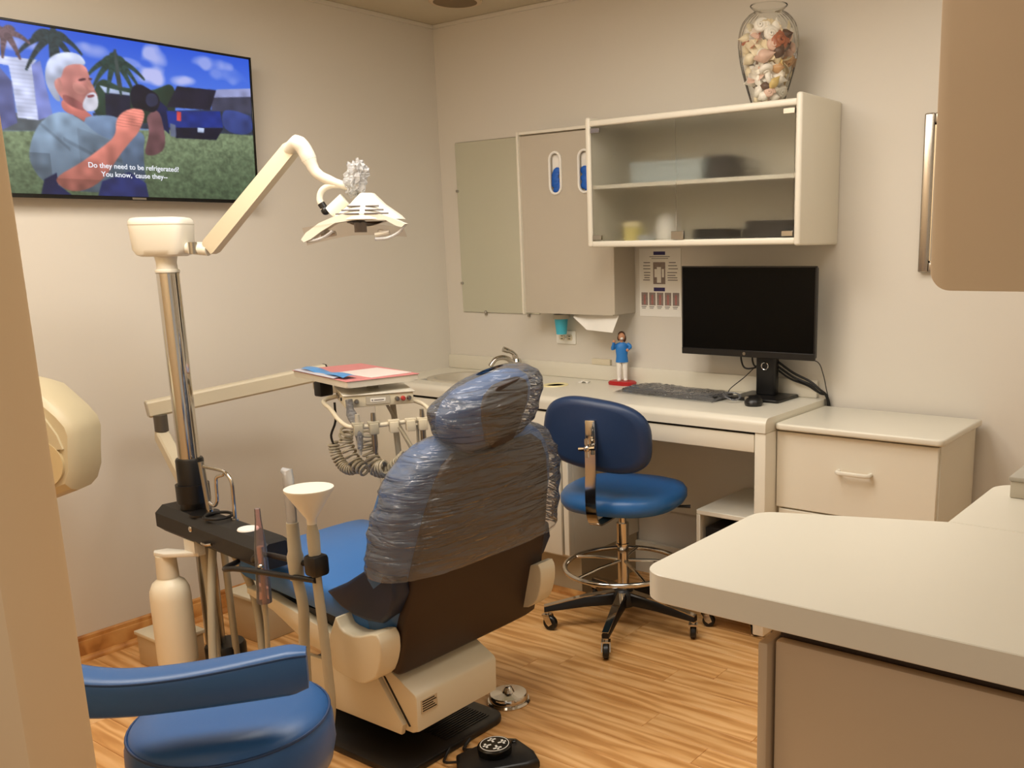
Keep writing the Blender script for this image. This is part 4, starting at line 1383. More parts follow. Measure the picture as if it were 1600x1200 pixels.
# seat frame rail + arm pods
obj('frame_rail', MB().prism([(0.86, .405), (0.977, .402), (1.33, .335), (1.33, .262), (1.15, .285), (0.99, .355), (0.86, .385)], -1.76, -1.725, 'y', .006), m_cream, ch)
obj('frame_rail', MB().prism([(0.86, .405), (0.977, .402), (1.33, .335), (1.33, .262), (1.15, .285), (0.99, .355), (0.86, .385)], -1.265, -1.23, 'y', .006), m_cream, ch)
POD = [(1.371, 0.444), (1.388, 0.405), (1.45, 0.398), (1.536, 0.430), (1.554, 0.407), (1.553, 0.366), (1.540, 0.327), (1.521, 0.293), (1.463, 0.260), (1.383, 0.268), (1.339, 0.277), (1.312, 0.301), (1.294, 0.346), (1.330, 0.366), (1.351, 0.408)]
POD = [p for i in range(len(POD)) for p in ((POD[i][0] * .8 + POD[(i + 1) % len(POD)][0] * .2, POD[i][1] * .8 + POD[(i + 1) % len(POD)][1] * .2),
                                            (POD[i][0] * .2 + POD[(i + 1) % len(POD)][0] * .8, POD[i][1] * .2 + POD[(i + 1) % len(POD)][1] * .8))]
obj('hinge_cover', MB().prism(POD, -1.815, -1.745, 'y', .010, 4), m_cream, ch)
POD2 = [(1.535 + (x - 1.43) * .75, .395 + (z - .345) * .95) for x, z in POD]
obj('hinge_cover', MB().prism(POD2, -1.245, -1.175, 'y', .010, 4), m_cream, ch)
# seat cushion, foot end at -x
rg = []
for x, z, wdt, th in ((0.775, .440, .20, .02), (0.785, .452, .235, .040), (0.83, .460, .252, .048), (1.05, .452, .262, .055), (1.28, .440, .268, .06), (1.44, .435, .27, .06), (1.47, .435, .24, .05)):
    r_ = []
    for q in range(36):
        a = 2 * PI * q / 36
        c, sn = math.cos(a), math.sin(a)
        n = 4.5
        r_.append(Vector((x, YC + wdt * math.copysign(abs(c) ** (2 / n), c), z + th * math.copysign(abs(sn) ** (2 / n), sn))))
    rg.append(r_)
obj('seat', MB().loft(rg), m_seat, ch, ang=60)
obj('seat_pan', MB().box(0.88, 1.46, YC - .235, YC + .235, .345, .39, .01), m_black, ch)
# backrest cushion and shell
def bx_(z):
    return 1.485 + (z - .28) * .235


YB = YC + .035
rg = []
for z, a, b in ((.335, .05, .24), (.345, .075, .275), (.40, .09, .30), (.48, .092, .318), (.58, .09, .325), (.66, .09, .325), (.74, .09, .32), (.80, .088, .305), (.85, .082, .28), (.89, .074, .245), (.915, .06, .21), (.93, .03, .16)):
    rg.append(ring(bx_(z) - .045, YB, z, a, b, 3.4, 48))
obj('backrest', MB().loft(rg), M('chair_navy_vinyl', (52, 96, 146), 0.42, var=.05, bump=.05, bscale=250), ch, ang=60)
rg = []
for z, a, b in ((.272, .02, .275), (.285, .034, .290), (.45, .038, .285), (.62, .040, .268), (.74, .038, .25), (.82, .036, .225), (.87, .030, .195), (.895, .01, .16)):
    rg.append(ring(bx_(z) + .022, YB + .005, z, a, b, 5, 48))
obj('back_shell', MB().loft(rg), m_brown, ch, ang=50)
# lower side wings (armrest roots)
for s in (-1, 1):
    y0, y1 = sorted((YB + s * .262, YB + s * .322))
    obj('side_wing', MB().prism([(1.29, .487), (1.35, .452), (1.40, .438), (1.46, .434), (1.52, .440), (1.555, .47), (1.585, .53), (1.58, .575), (1.54, .592), (1.47, .585), (1.38, .53)], y0, y1, 'y', .012, 3), M('black_navy', (22, 36, 62), .5), ch)
obj('headrest_bar', MB().box(1.60, 1.625, YC - .045, YC + .045, .86, 1.02, .006), m_chrome, ch)
# headrest: shield shaped pad
rg = []
hx = 1.655
for t, a, b in ((0.0, .022, .060), (.010, .044, .085), (.035, .062, .118), (.07, .072, .146), (.105, .075, .162), (.14, .072, .163), (.168, .060, .150), (.188, .042, .122), (.199, .022, .085), (.203, .006, .045)):
    rg.append(ring(hx + t * .16 - .02, YC + .012,   .905 + t, a, b, 2.4, 44))
rg = [[p + Vector((0, 0, (p.y - YC) * .16 - .020)) for p in r_] for r_ in rg]
hp = MB().loft(rg)
obj('headrest', hp, M('headrest_vinyl', (42, 84, 132), 0.42, var=.05, bump=.05, bscale=250), ch, ang=70)
rg = []
for t, b in ((.012, .045), (.05, .072), (.10, .092), (.14, .092), (.165, .078), (.18, .05)):
    rg.append(ring(hx + t * .16 + .045, YC + .02, .912 + t, .018, b, 3, 32))
rg = [[p + Vector((0, 0, (p.y - YC) * .16 - .020)) for p in r_] for r_ in rg]
obj('headrest_sheen', MB().loft(rg), m_brown, ch, ang=60)  # brown shape added in place of a reflection on the headrest

# plastic covers
def bag(name, label, levels, seed, amp, seg=120, nlv=60, cy=0.0, cat='plastic cover', ruff=None, roll=0.0):
    rows = []
    Ls = [Vector((l[0], l[1], l[2])) for l in levels]
    cxs = [l[3] for l in levels]
    for i in range(nlv + 1):
        f = i / nlv * (len(levels) - 1)
        k = min(int(f), len(levels) - 2)
        t = f - k
        z = levels[k][0] * (1 - t) + levels[k + 1][0] * t
        a = levels[k][1] * (1 - t) + levels[k + 1][1] * t
        b = levels[k][2] * (1 - t) + levels[k + 1][2] * t
        cx_ = levels[k][3] * (1 - t) + levels[k + 1][3] * t
        r_ = ring(cx_, YC + cy, z, a, b, 3.0, seg)
        out = []
        for q, p in enumerate(r_):
            d = Vector((p.x - cx_, (p.y - YC - cy) * .5, 0))
            d.normalize()
            n1 = noise.noise(Vector((p.y * 3.0 + p.z * 9.0, p.x * 6, p.z * 4 - p.y * 5 + seed)))
            n2 = noise.noise(Vector((p.y * 9 + p.z * 26, p.x * 14 + seed, p.z * 12 - p.y * 14)))
            n3 = 1 - abs(noise.noise(Vector((p.y * 5 + p.z * 16 + seed, p.x * 5, p.y * 4))))
            k2 = 1.0
            if ruff:
                k2 += ruff * max(0, (abs(p.y - YC - cy) / b) - .55)
            off = amp * k2 * (n1 * .9 + n2 * .55 + (n3 ** 4) * .8)
            out.append(p + d * max(-.004, off) + Vector((0, 0, amp * .5 * n2 + roll * (p.y - YC - .125))))
        rows.append(out)
    return tag(obj(name, MB().loft(rows, False, False), m_film, None, ang=180), label, cat)


bag('plastic_cover', 'clear crinkled plastic bag pulled over the dental chair backrest',
    [(.572, .116, .340, 1.533), (.60, .118, .343, 1.537), (.66, .118, .340, 1.55), (.74, .116, .333, 1.568), (.80, .112, .316, 1.58), (.85, .104, .293, 1.592), (.89, .094, .258, 1.602), (.92, .078, .214, 1.61), (.938, .05, .16, 1.615), (.942, .02, .09, 1.615)], 3.0, .009, cy=.035)
bag('plastic_cover', 'clear crinkled plastic bag over the chair headrest',
    [(.912, .040, .085, 1.642), (.925, .060, .115, 1.645), (.95, .078, .145, 1.650), (.99, .086, .164, 1.656), (1.03, .088, .173, 1.664), (1.06, .085, .174, 1.668), (1.085, .072, .160, 1.673), (1.105, .052, .135, 1.676), (1.118, .028, .09, 1.677), (1.122, .012, .05, 1.677)], 11.0, .006, ruff=3.0, cy=.016, roll=.16)

# ================================================================== DENTAL UNIT POST
PXX, PYY = 0.548, -1.72
du = thing('dental_unit', 'chrome post with black sleeve and black service beam beside the dental chair', 'dental unit', (PXX, PYY, 0))
obj('pole', MB().cyl((PXX, PYY, .76), (PXX, PYY, 1.372), .0335, seg=32), m_chrome, du)
obj('pole_sleeve', MB().lathe([(0, .60), (.040, .60), (.043, .61), (.043, .77), (.040, .776), (0, .776)], (PXX, PYY, 0), 28), m_black, du)
# chamfered service beam
A, B = Vector((0.40, -1.722, 0)), Vector((1.085, -1.785, 0))
dv = (B - A).normalized()
nv = Vector((-dv.y, dv.x, 0))
rg = []
for t, s in ((0, .75), (.018, 1), (.97, 1), (1.0, .82)):
    c = A + (B - A) * t + Vector((0, 0, .560))
    hw, hh = .058 * s, .046 * s
    rg.append([c + nv * a * hw + Vector((0, 0, b * hh)) for a, b in ((1, .5), (.55, 1), (-.55, 1), (-1, .5), (-1, -.5), (-.55, -1), (.55, -1), (1, -.5))])
bm_ = obj('service_beam', MB().loft(rg), M('black_beam', (26, 24, 22), .5, bump=.1, bscale=300), du, ang=25)
obj('beam_cap', MB().lathe([(0, .6055), (.030, .6055), (.032, .608), (.030, .612), (0, .613)], (.925, -1.772, 0), 28), m_paper, bm_)
obj('cup_ring', MB().tube([(.735 + .042 * math.cos(a), -1.752 + .042 * math.sin(a), .616) for a in [2 * PI * q / 32 for q in range(32)]], .005, 8, closed=True), m_black, bm_)
obj('cup_plate', MB().lathe([(0, .604), (.046, .604), (.046, .611), (0, .611)], (.64, -1.742, 0), 28), m_black, bm_)
obj('cup_filler', MB().tube([(.655, -1.735, .762), (.74, -1.735, .762), (.775, -1.735, .757), (.800, -1.735, .735), (.803, -1.735, .70), (.800, -1.735, .603)], .0058, 10, smooth=5), m_chrome, du)
obj('bowl_rinser', MB().tube([(.69, -1.75, .652), (.715, -1.75, .645), (.735, -1.75, .665), (.74, -1.75, .72), (.748, -1.75, .742), (.775, -1.745, .752)], .0055, 10, smooth=5), m_chrome, du)
obj('valve_rod', MB().cyl((.640, -1.735, .775), (.662, -1.735, .606), .0095, .0095, 14), m_steel, du)
obj('rod_collar', MB().cyl((.80, -1.735, .602), (.80, -1.735, .612), .011, seg=14), m_chrome, du)
obj('rod_collar', MB().cyl((.662, -1.735, .602), (.662, -1.735, .622), .011, seg=14), m_chrome, du)
obj('bolt', MB().ball((.655, -1.803, .572), .010, .006, .010, 10), m_chrome, bm_)
obj('latch', MB().tube([(.74, -1.818, .545), (.78, -1.828, .548), (.80, -1.822, .552)], .005, 8), m_chrome, bm_)
obj('support_post', MB().cyl((PXX + .03, PYY, 0.0), (PXX + .03, PYY, .52), .030, seg=24), m_steel, du)
for dx, dy, r in ((.09, -.03, .014), (-.02, .045, .018), (.12, .02, .011)):
    obj('supply_pipe', MB().cyl((PXX + dx, PYY + dy, .0), (PXX + dx * .9, PYY + dy, .52), r, seg=14), M('bronze_pipe', (128, 104, 76), .35, metal=.6) if dx < 0 else m_hose, du)
obj('filter_canister', MB().lathe([(0, 0), (.062, 0), (.066, .01), (.066, .13), (.060, .14), (0, .14)], (PXX + .055, PYY + .02, 0), 24), m_black, du)
# sagging supply hoses
for k, p in enumerate(([(.70, -1.76, .52), (.76, -1.82, .36), (.80, -1.86, .18), (.86, -1.90, .02)], [(.76, -1.74, .52), (.80, -1.70, .36), (.88, -1.74, .16), (1.0, -1.85, .015)])):
    obj('supply_hose', MB().tube(p, .013, 10, smooth=8), m_hose, du)
# suction holder arms
h1 = obj('holder_bar', MB().tube([(1.00, -1.80, .525), (1.06, -1.85, .56), (1.15, -1.866, .595), (1.41, -1.880, .612)], .008, 10, smooth=5), m_black, du)
obj('holder_bar', MB().tube([(.93, -1.82, .520), (1.0, -1.905, .535), (1.10, -1.912, .555), (1.41, -1.895, .578)], .008, 10, smooth=5), m_black, du)
obj('valve_block', MB().box(1.372, 1.425, -1.905, -1.855, .585, .645, .012, 2), m_black, du)

# ------------------------------------------------------------------ water bottle
bt = thing('water_bottle', 'cloudy white plastic water bottle hanging beside the unit post', 'bottle', (.51, -1.815, .10))
BXX, BYY = .550, -1.838
m_bottle = M('cloudy_plastic', (238, 230, 206), .35, var=.03, vscale=8)
obj('bottle_body', MB().lathe([(0, .095), (.050, .095), (.060, .103), (.062, .12), (.062, .335), (.060, .362), (.050, .386), (.035, .398), (.032, .404), (.032, .41), (0, .41)], (BXX, BYY, 0), 36), m_bottle, bt, ang=60)
obj('neck', MB().cyl((BXX, BYY, .405), (BXX, BYY, .478), .0335, .031, 28), M('neck_plastic', (226, 216, 192), .35), bt)
obj('bracket', MB().prism([(.515, -1.855), (.535, -1.868), (.58, -1.86), (.66, -1.79), (.66, -1.765), (.58, -1.80), (.53, -1.82)], .478, .492, 'z', .002).box(.60, .66, -1.80, -1.765, .49, .53), m_lamp, bt)

# ------------------------------------------------------------------ suction, ejector, funnel
se = thing('saliva_ejector', 'slim translucent pink suction tip in the holder bar', 'suction tip', (1.157, -1.885, .58))
m_pink = film('pink_tube', (246, 214, 214), .3, .14, 0, 1, .1)
obj('tip', MB().tube([(1.161, -1.885, .735), (1.160, -1.885, .70), (1.157, -1.885, .62), (1.153, -1.885, .50), (1.150, -1.885, .46)], [.008, .009, .017, .020, .021], 16), m_pink, se)
obj('valve', MB().cyl((1.157, -1.885, .55), (1.156, -1.885, .625), .010, seg=14).ball((1.165, -1.895, .57), .009), m_chrome, se)
obj('hose', MB().tube([(1.156, -1.885, .56), (1.150, -1.885, .42), (1.135, -1.885, .22), (1.12, -1.89, .06), (1.16, -1.93, .008)], .007, 10, smooth=6), m_hose, se)

hv = thing('suction_handpiece', 'high-volume suction handpiece with clear white tip in the holder', 'suction tip', (1.316, -1.885, .58))
obj('tip', MB().tube([(1.300, -1.888, .862), (1.316, -1.885, .858), (1.317, -1.885, .84), (1.316, -1.885, .70), (1.316, -1.885, .66)], [.008, .0145, .0145, .0135, .0135], 16), film('white_tube', (240, 240, 238), .3, .45, 0, 1, .15), hv)
obj('handle', MB().tube([(1.316, -1.885, .72), (1.316, -1.885, .64), (1.315, -1.885, .625), (1.315, -1.885, .56)], [.016, .018, .022, .019], 18), m_hose, hv)
obj('hose', MB().tube([(1.315, -1.885, .565), (1.330, -1.885, .48), (1.318, -1.885, .36), (1.308, -1.885, .15), (1.306, -1.885, .03), (1.25, -1.93, .013), (1.12, -2.02, .013)], .0145, 12, smooth=8), m_hose, hv)

fn = thing('funnel_cup', 'white plastic funnel cup on a suction handle beside the chair', 'funnel', (1.40, -1.88, .60))
obj('funnel', MB().lathe([(.061, .826), (.063, .826), (.063, .820), (.0125, .742), (.0125, .728), (.009, .728), (.009, .744), (.058, .820)], (1.397, -1.882, 0), 36), m_lamp, fn)
obj('handle', MB().tube([(1.397, -1.882, .735), (1.398, -1.882, .70), (1.398, -1.882, .64)], [.010, .017, .016], 16), m_hose, fn)
obj('hose', MB().tube([(1.398, -1.882, .645), (1.402, -1.885, .57), (1.409, -1.885, .45), (1.414, -1.885, .31), (1.412, -1.885, .20), (1.375, -1.888, .08), (1.31, -1.90, .018), (1.20, -1.97, .012)], .0128, 12, smooth=8), m_hose, fn)

# ================================================================== EXAM LAMP
la = thing('exam_lamp', 'ivory dental exam lamp on a jointed arm above the treatment chair', 'lamp', (PXX, PYY, 1.37))
obj('neck', MB().lathe([(0, 1.370), (.036, 1.370), (.036, 1.376), (.031, 1.380), (.030, 1.40), (.034, 1.420), (0, 1.42)], (PXX, PYY, 0), 28), m_lamp, la)
obj('collar', MB().lathe([(.0, 1.366), (.035, 1.366), (.035, 1.372), (.0, 1.372)], (PXX, PYY, 0), 28), m_steel, la)
rg = []
for z, s in ((1.418, .70), (1.424, .86), (1.44, .96), (1.50, 1.0), (1.516, 1.02), (1.526, 1.0), (1.534, .92), (1.537, .75)):
    rg.append(ring(PXX - .005, PYY, z, .085 * s, .066 * s, 4.2, 40, .6))
pod = obj('pivot_housing', MB().loft(rg), m_lamp, la)
obj('lid_seam', MB().loft([ring(PXX - .005, PYY, 1.5135, .0868, .0676, 4.2, 40, .6), ring(PXX - .005, PYY, 1.5155, .0868, .0676, 4.2, 40, .6)]), m_grey, pod)
E1 = Vector((.985, -1.537, 1.728))
J1 = Vector((.690, -1.658, 1.438))
obj('arm_joint', MB().cyl(Vector((.612, -1.690, 1.443)), J1 + (J1 - E1).normalized() * .005, .017, seg=16).box(.638, .660, -1.700, -1.655, 1.424, 1.460, .004), m_lamp, la)
obj('joint_clamp', MB().cyl(Vector((.652, -1.688, 1.425)), Vector((.652, -1.688, 1.46)), .013, seg=14), m_steel, la)
dA = (E1 - J1).normalized()
sA = dA.cross(Vector((0, 0, 1))).normalized()
uA = sA.cross(dA).normalized()
rg = []
for t, w_, h_ in ((0, .014, .020), (.03, .017, .024), (.97, .017, .021), (1, .014, .017)):
    c = J1 + (E1 - J1) * t
    rg.append([c + sA * w_ * a + uA * h_ * b for a, b in ((1, 1), (-1, 1), (-1, -1), (1, -1))])
obj('arm', MB().loft(rg), m_cream, la, ang=30)
rtv = Vector((.8148, .5796, 0)).normalized()
fwv = Vector((.5796, -.8148, 0))
LC = Vector((1.165, -1.462, 1.520))


def lp_(px, py, d=0.0):
    return LC + rtv * ((px - 555) * .001885) + Vector((0, 0, -(py - 340) * .00188)) + fwv * d


obj('elbow', MB().tube([E1 - dA * .02 + Vector((0, 0, .004)), lp_(468, 226), lp_(478, 236), lp_(487, 258), lp_(493, 270), lp_(505, 279), lp_(530, 289), lp_(548, 294)], [.019, .022, .022, .017, .0155, .0145, .012, .012], 14, smooth=3), m_lamp, la)
obj('elbow_seam', MB().tube([lp_(484, 250), lp_(485, 252.5)], .021, 16), m_grey, la)
obj('yoke', MB().tube([lp_(552, 295), lp_(520, 290), lp_(503, 295), lp_(496, 306), lp_(497, 318), lp_(504, 330)], [.0085, .009, .009, .009, .0095, .010], 12, smooth=4), m_lamp, la)
obj('yoke_knob', MB().ball(lp_(503, 328), .013).cyl(lp_(497, 317), lp_(501, 324), .011, seg=12), m_black, la)
# head housing: upper bell + wide shield
rg = []
for px, hw, zz, dp in ((0, .020, 303, .024), (0, .036, 312, .045), (0, .050, 320, .06), (0, .076, 330, .075), (0, .094, 337, .085), (0, .104, 343, .090)):
    c = lp_(570, zz)
    r_ = []
    for q in range(36):
        a = 2 * PI * q / 36
        cq, sq = math.cos(a), math.sin(a)
        r_.append(c + rtv * hw * math.copysign(abs(cq) ** .8, cq) + fwv * dp * math.copysign(abs(sq) ** .8, sq))
    rg.append(r_)
hdb = obj('lamp_head', MB().loft(rg), m_lamp, la)
obj('hinge_barrel', MB().cyl(lp_(512, 332), lp_(536, 312), .022, seg=18), m_lamp, hdb)
for k, py in enumerate((323.5, 329.5, 335)):
    for s in (-1, 1):
        x0, x1 = 571 + s * 4, 571 + s * (24 + 8 * k)
        dd = (.0665, .0765, .0850)[k]
        obj('vent_slot', MB().tube([lp_(x0, py, dd), lp_((x0 + x1) / 2, py, dd * .99), lp_(x1, py, dd * .93)], .0028, 6), m_ink, hdb)
# wide open lower shield frame (curved bands left and right, front lip)
SHF = [(480, 376), (476, 372), (484, 362), (505, 348), (525, 340), (545, 334), (600, 336), (618, 343), (636, 351), (630, 356), (622, 354), (606, 345), (560, 344), (530, 348), (508, 360), (490, 372)]
fr_ = MB()
f0 = [lp_(a, b, .085) for a, b in SHF]
f1 = [lp_(a, b, .045) for a, b in SHF]
vs0 = [fr_.bm.verts.new(p) for p in f0]
vs1 = [fr_.bm.verts.new(p) for p in f1]
n_ = len(SHF)
fr_.bm.faces.new(vs0)
fr_.bm.faces.new(vs1)
for i in range(n_):
    fr_.bm.faces.new((vs0[i], vs0[(i + 1) % n_], vs1[(i + 1) % n_], vs1[i]))
obj('shield_frame', fr_, m_lamp, hdb, ang=30)


def shieldf(u, v):
    px = 480 + u * 154
    return lp_(px, 347 + 26 * v - 22 * u * v * .6 + 26 * (abs(u - .45) ** 1.5), .088 - .03 * v + .0 * u)


obj('clear_shield', MB().grid(shieldf, 24, 8), film('shield_clear', (246, 238, 230), .25, .10, 0, 1, .05), hdb)
obj('reflector', MB().grid(lambda u, v: lp_(520 + u * 80, 345 + 12 * math.sin(PI * u) * v - 4 * v, -.02 - .05 * math.sin(PI * v)), 20, 10), M('reflector_pink', (206, 180, 160), .3), hdb)
for L_ in ([(634, 353), (624, 364), (606, 372), (588, 373)], [(484, 375), (498, 373), (512, 368), (524, 360)]):
    obj('shield_lip', MB().tube([lp_(a, b, .078) for a, b in L_], .0045, 8, smooth=5), film('lip_clear', (246, 244, 240), .3, .5, 0, 1, .1), hdb)
obj('bulb_holder', MB().lathe([(0, 0), (.018, 0), (.018, .03), (.010, .036), (0, .036)], lp_(557, 362, .01), 16), M('bulb_grey', (110, 104, 98), .4), hdb)
obj('bulb_clip', MB().box(-.018, .018, -.008, .008, -.004, .004, at=lp_(553, 346, .045), rot=Matrix.Rotation(.62, 4, 'Z')), m_black, hdb)
for px, py in ((512, 362), (594, 362)):
    obj('shield_latch', MB().ball(lp_(px, py, .05), .012, .010, .008, 10).tube([lp_(px - 8, py + 5, .06), lp_(px + 14, py + 1, .06)], .007, 8), m_lamp, hdb)
# clear film tied over the handle on top
def crumple(c, rx, ry, rz, seed, amp):
    t = bmesh.new()
    bmesh.ops.create_icosphere(t, subdivisions=4, radius=1.0)
    for v in t.verts:
        p = v.co.copy()
        n = abs(noise.noise(Vector((p.x * 3.2 + seed, p.y * 3.2, p.z * 1.1)))) * 1.3 + noise.noise(p * 7 + Vector((0, seed, 0))) * .25 - .25
        k = 1 + amp * n
        v.co = Vector((p.x * rx * k * (1 + .25 * p.z), p.y * ry * k * (1 + .25 * p.z), p.z * rz * (1 + .5 * amp * n)))
    mb = MB()
    mb._merge(t, Matrix.Rotation(-.35, 4, rtv.cross(Vector((0, 0, 1)))), c)
    return mb


tag(obj('lamp_film', crumple(lp_(554, 281, .0), .030, .026, .050, 4.0, .9), film('film_bright', (248, 249, 250), .25, .55, .6, 30, .15), None, ang=40), 'crumpled clear plastic film gathered on top of the exam lamp', 'plastic film')

# ================================================================== DELIVERY ARM AND INSTRUMENT CONSOLE
da = thing('delivery_arm', 'cream jointed delivery arm carrying the dental instrument console', 'delivery arm', (PXX, PYY, .66))


def beam(p0, p1, w_, h_, ext=0.0):
    p0, p1 = Vector(p0), Vector(p1)
    d = (p1 - p0).normalized()
    s = d.cross(Vector((0, 0, 1))).normalized()
    u = s.cross(d).normalized()
    rg = []
    for c in (p0, p1):
        rg.append([c + s * w_ * a + u * h_ * b for a, b in ((1, .75), (.75, 1), (-.75, 1), (-1, .75), (-1, -.75), (-.75, -1), (.75, -1), (1, -.75))])
    return MB().loft(rg)


EL = Vector((.185, -1.648, .893))
TR = Vector((.372, -1.035, .966))
ua = obj('upper_arm', beam(EL, TR, .022, .029), m_cream, da, ang=25)
obj('end_cap', beam(EL - (TR - EL).normalized() * .003, EL + (TR - EL).normalized() * .001, .0205, .0265), m_grey, ua, ang=25)
obj('end_cap', beam(TR, TR + (TR - EL).normalized() * .006, .0225, .0295), m_black, ua, ang=25)
obj('elbow_pivot', MB().cyl((.215, -1.622, .815), (.215, -1.622, .872), .023, seg=18), M('pivot_grey', (96, 90, 80), .4, metal=.4), da)
obj('lower_arm', beam((.195, -1.615, .800), (.530, -1.715, .655), .022, .026), m_cream, da, ang=25)
obj('pole_clamp', MB().lathe([(.044, .63), (.052, .63), (.052, .69), (.044, .69)], (PXX, PYY, 0), 24), m_black, da)

CT = Vector((.856, -1.203, 0))
CR = math.radians(58.4)


def cl(x, y, z):
    return CT + Vector((x * math.cos(CR) - y * math.sin(CR), x * math.sin(CR) + y * math.cos(CR), z))


CM = Matrix.Translation(CT) @ Matrix.Rotation(CR, 4, 'Z')


def lc(mb):
    mb.bm.transform(CM)
    return mb


con = obj('console', lc(MB().box(-.1135, .1135, -.125, .127, .915, .955, .004, 2)), m_cream, da)
obj('console_top', lc(MB().box(-.118, .118, -.130, .130, .955, .960, .0015, 1)), m_lamp, con)
obj('swivel_block', MB().box(.640, .680, -1.290, -1.235, .925, .978, .006), m_black, da)
obj('link_arm', beam((.362, -1.062, .915), (.735, -1.115, .915), .024, .014), m_cream, da, ang=25)
obj('link_pivot', MB().cyl((.362, -1.062, .905), (.362, -1.062, .95), .02, seg=16), m_black, da)
obj('tray_post', lc(MB().cyl((0, 0.02, .955), (0, 0.02, .985), .02, seg=16)), m_grey, con)
obj('face_plate', lc(MB().box(-.045, .035, -.1275, -.1245, .922, .950, .001, 1)), m_grey, con)
obj('name_plate', lc(MB().box(-.030, .020, -.1285, -.1265, .930, .943, .0006, 1)), m_paper, con)
obj('name_mark', lc(MB().box(-.026, -.022, -.1290, -.128, .934, .939).box(-.018, .014, -.1290, -.128, .935, .938)), m_ink, con)
for x, m_ in ((.058, m_steel), (.078, M('red_knob', (176, 60, 54), .4)), (.098, m_steel), (-.095, m_steel), (-.075, m_steel)):
    obj('knob', lc(MB().lathe([(0, .0), (.008, .0), (.008, .010), (.005, .014), (0, .014)], (x, -.125, .936), 14, Matrix.Rotation(PI / 2, 4, 'X'))), m_, con)
for y in (-.05, .02, .07):
    obj('port', lc(MB().lathe([(0, 0), (.006, 0), (.006, .004), (0, .004)], (-.1135, y, .936), 12, Matrix.Rotation(-PI / 2, 4, 'Y'))), m_steel if y > 0 else m_dark, con)
rail = obj('holder_rail', lc(MB().tube([(-.110, .075, .930), (-.150, .070, .922), (-.165, .04, .915), (-.152, -.06, .905), (-.135, -.14, .878), (-.105, -.185, .862), (-.04, -.195, .862), (.06, -.195, .866), (.135, -.190, .868), (.165, -.165, .875), (.150, -.120, .905), (.110, -.110, .925)], .0075, 10, smooth=6)), m_cream, da)
for k, x in enumerate((-.085, -.035, .03, .085, .125)):
    clip = obj('holder_clip', lc(MB().box(x - .015, x + .015, -.212, -.182, .835, .872, .004).box(x - .019, x + .019, -.208, -.186, .866, .878, .003)), m_hose if k < 2 else m_cream, rail)
    if k in (0, 1, 4):
        obj('handpiece', lc(MB().tube([(x, -.197, .905), (x, -.197, .87), (x, -.197, .80), (x, -.197, .77)], [.007, .009, .010, .006], 12)), m_steel if k else m_grey, rail)
obj('syringe_wrap', lc(MB().tube([(-.10, -.135, .945), (-.098, -.155, .90), (-.085, -.197, .86), (-.083, -.2, .79)], [.012, .017, .014, .010], 12, smooth=3)), film('wrap', (230, 232, 236), .3, .25, .8, 60, .1), rail)


def coil(pts, turns, r, tr, n=16):
    c = catmull([Vector(p) for p in pts], 14)
    ln = len(c)
    out = []
    tot = turns * n
    for i in range(tot + 1):
        f = i / tot * (ln - 1)
        k = min(int(f), ln - 2)
        p = c[k].lerp(c[k + 1], f - k)
        t = (c[k + 1] - c[k]).normalized()
        s = t.cross(Vector((.3, .9, .2))).normalized()
        u = s.cross(t)
        a = 2 * PI * i / n
        out.append(p + (s * math.cos(a) + u * math.sin(a)) * r)
    return MB().tube(out, tr, 6)


def hose_pts(L, y=-1.30):
    return [Vector((x, y + dy, z)) for x, dy, z in L]


obj('feed_tube', MB().tube(hose_pts([(.765, 0, .915), (.762, 0, .85), (.745, -.01, .80), (.755, -.01, .765)]), .004, 8, smooth=4), m_cable, con)
m_coil = M('coil_hose', (168, 158, 134), .42)
obj('coiled_hose', coil(hose_pts([(.752, -.01, .775), (.765, -.01, .73), (.80, -.01, .695), (.845, -.01, .690), (.88, 0, .715)]), 17, .0165, .0042), m_coil, con)
obj('coiled_hose', coil(hose_pts([(.850, -.02, .835), (.835, -.02, .795), (.85, -.02, .755), (.885, -.02, .715), (.93, -.02, .700)]), 10, .021, .0046), m_coil, con)
obj('coiled_hose', coil(hose_pts([(.930, -.01, .835), (.930, -.01, .79), (.950, -.01, .745), (.985, -.01, .715), (1.02, -.01, .72)]), 11, .022, .0046), m_coil, con)
obj('coiled_hose', coil(hose_pts([(.885, .02, .72), (.93, .02, .690), (.99, .02, .695), (1.05, .02, .735), (1.085, .02, .76)]), 16, .017, .0042), m_coil, con)
obj('feed_tube', MB().tube(hose_pts([(1.085, .02, .76), (1.125, .02, .78), (1.10, .01, .83), (1.085, 0, .86)]), .004, 8, smooth=4), m_coil, con)
for x, y in ((.125, -.197), (.110, -.185)):
    p = cl(x, y, .80)
    obj('handpiece_tube', MB().tube([p + Vector((0, 0, .05)), p - Vector((0, 0, .05)), p + Vector((.01, .01, -.16)), p + Vector((-.02, .05, -.24)), p + Vector((-.06, .10, -.20)), cl(.03, -.05, .915)], .0048, 8, smooth=5), m_hose, con)
obj('umbilical_hose', MB().tube([(.905, -1.165, .915), (.915, -1.16, .70), (.915, -1.155, .45), (.905, -1.15, .02)], .0105, 10, smooth=6), m_hose, da)

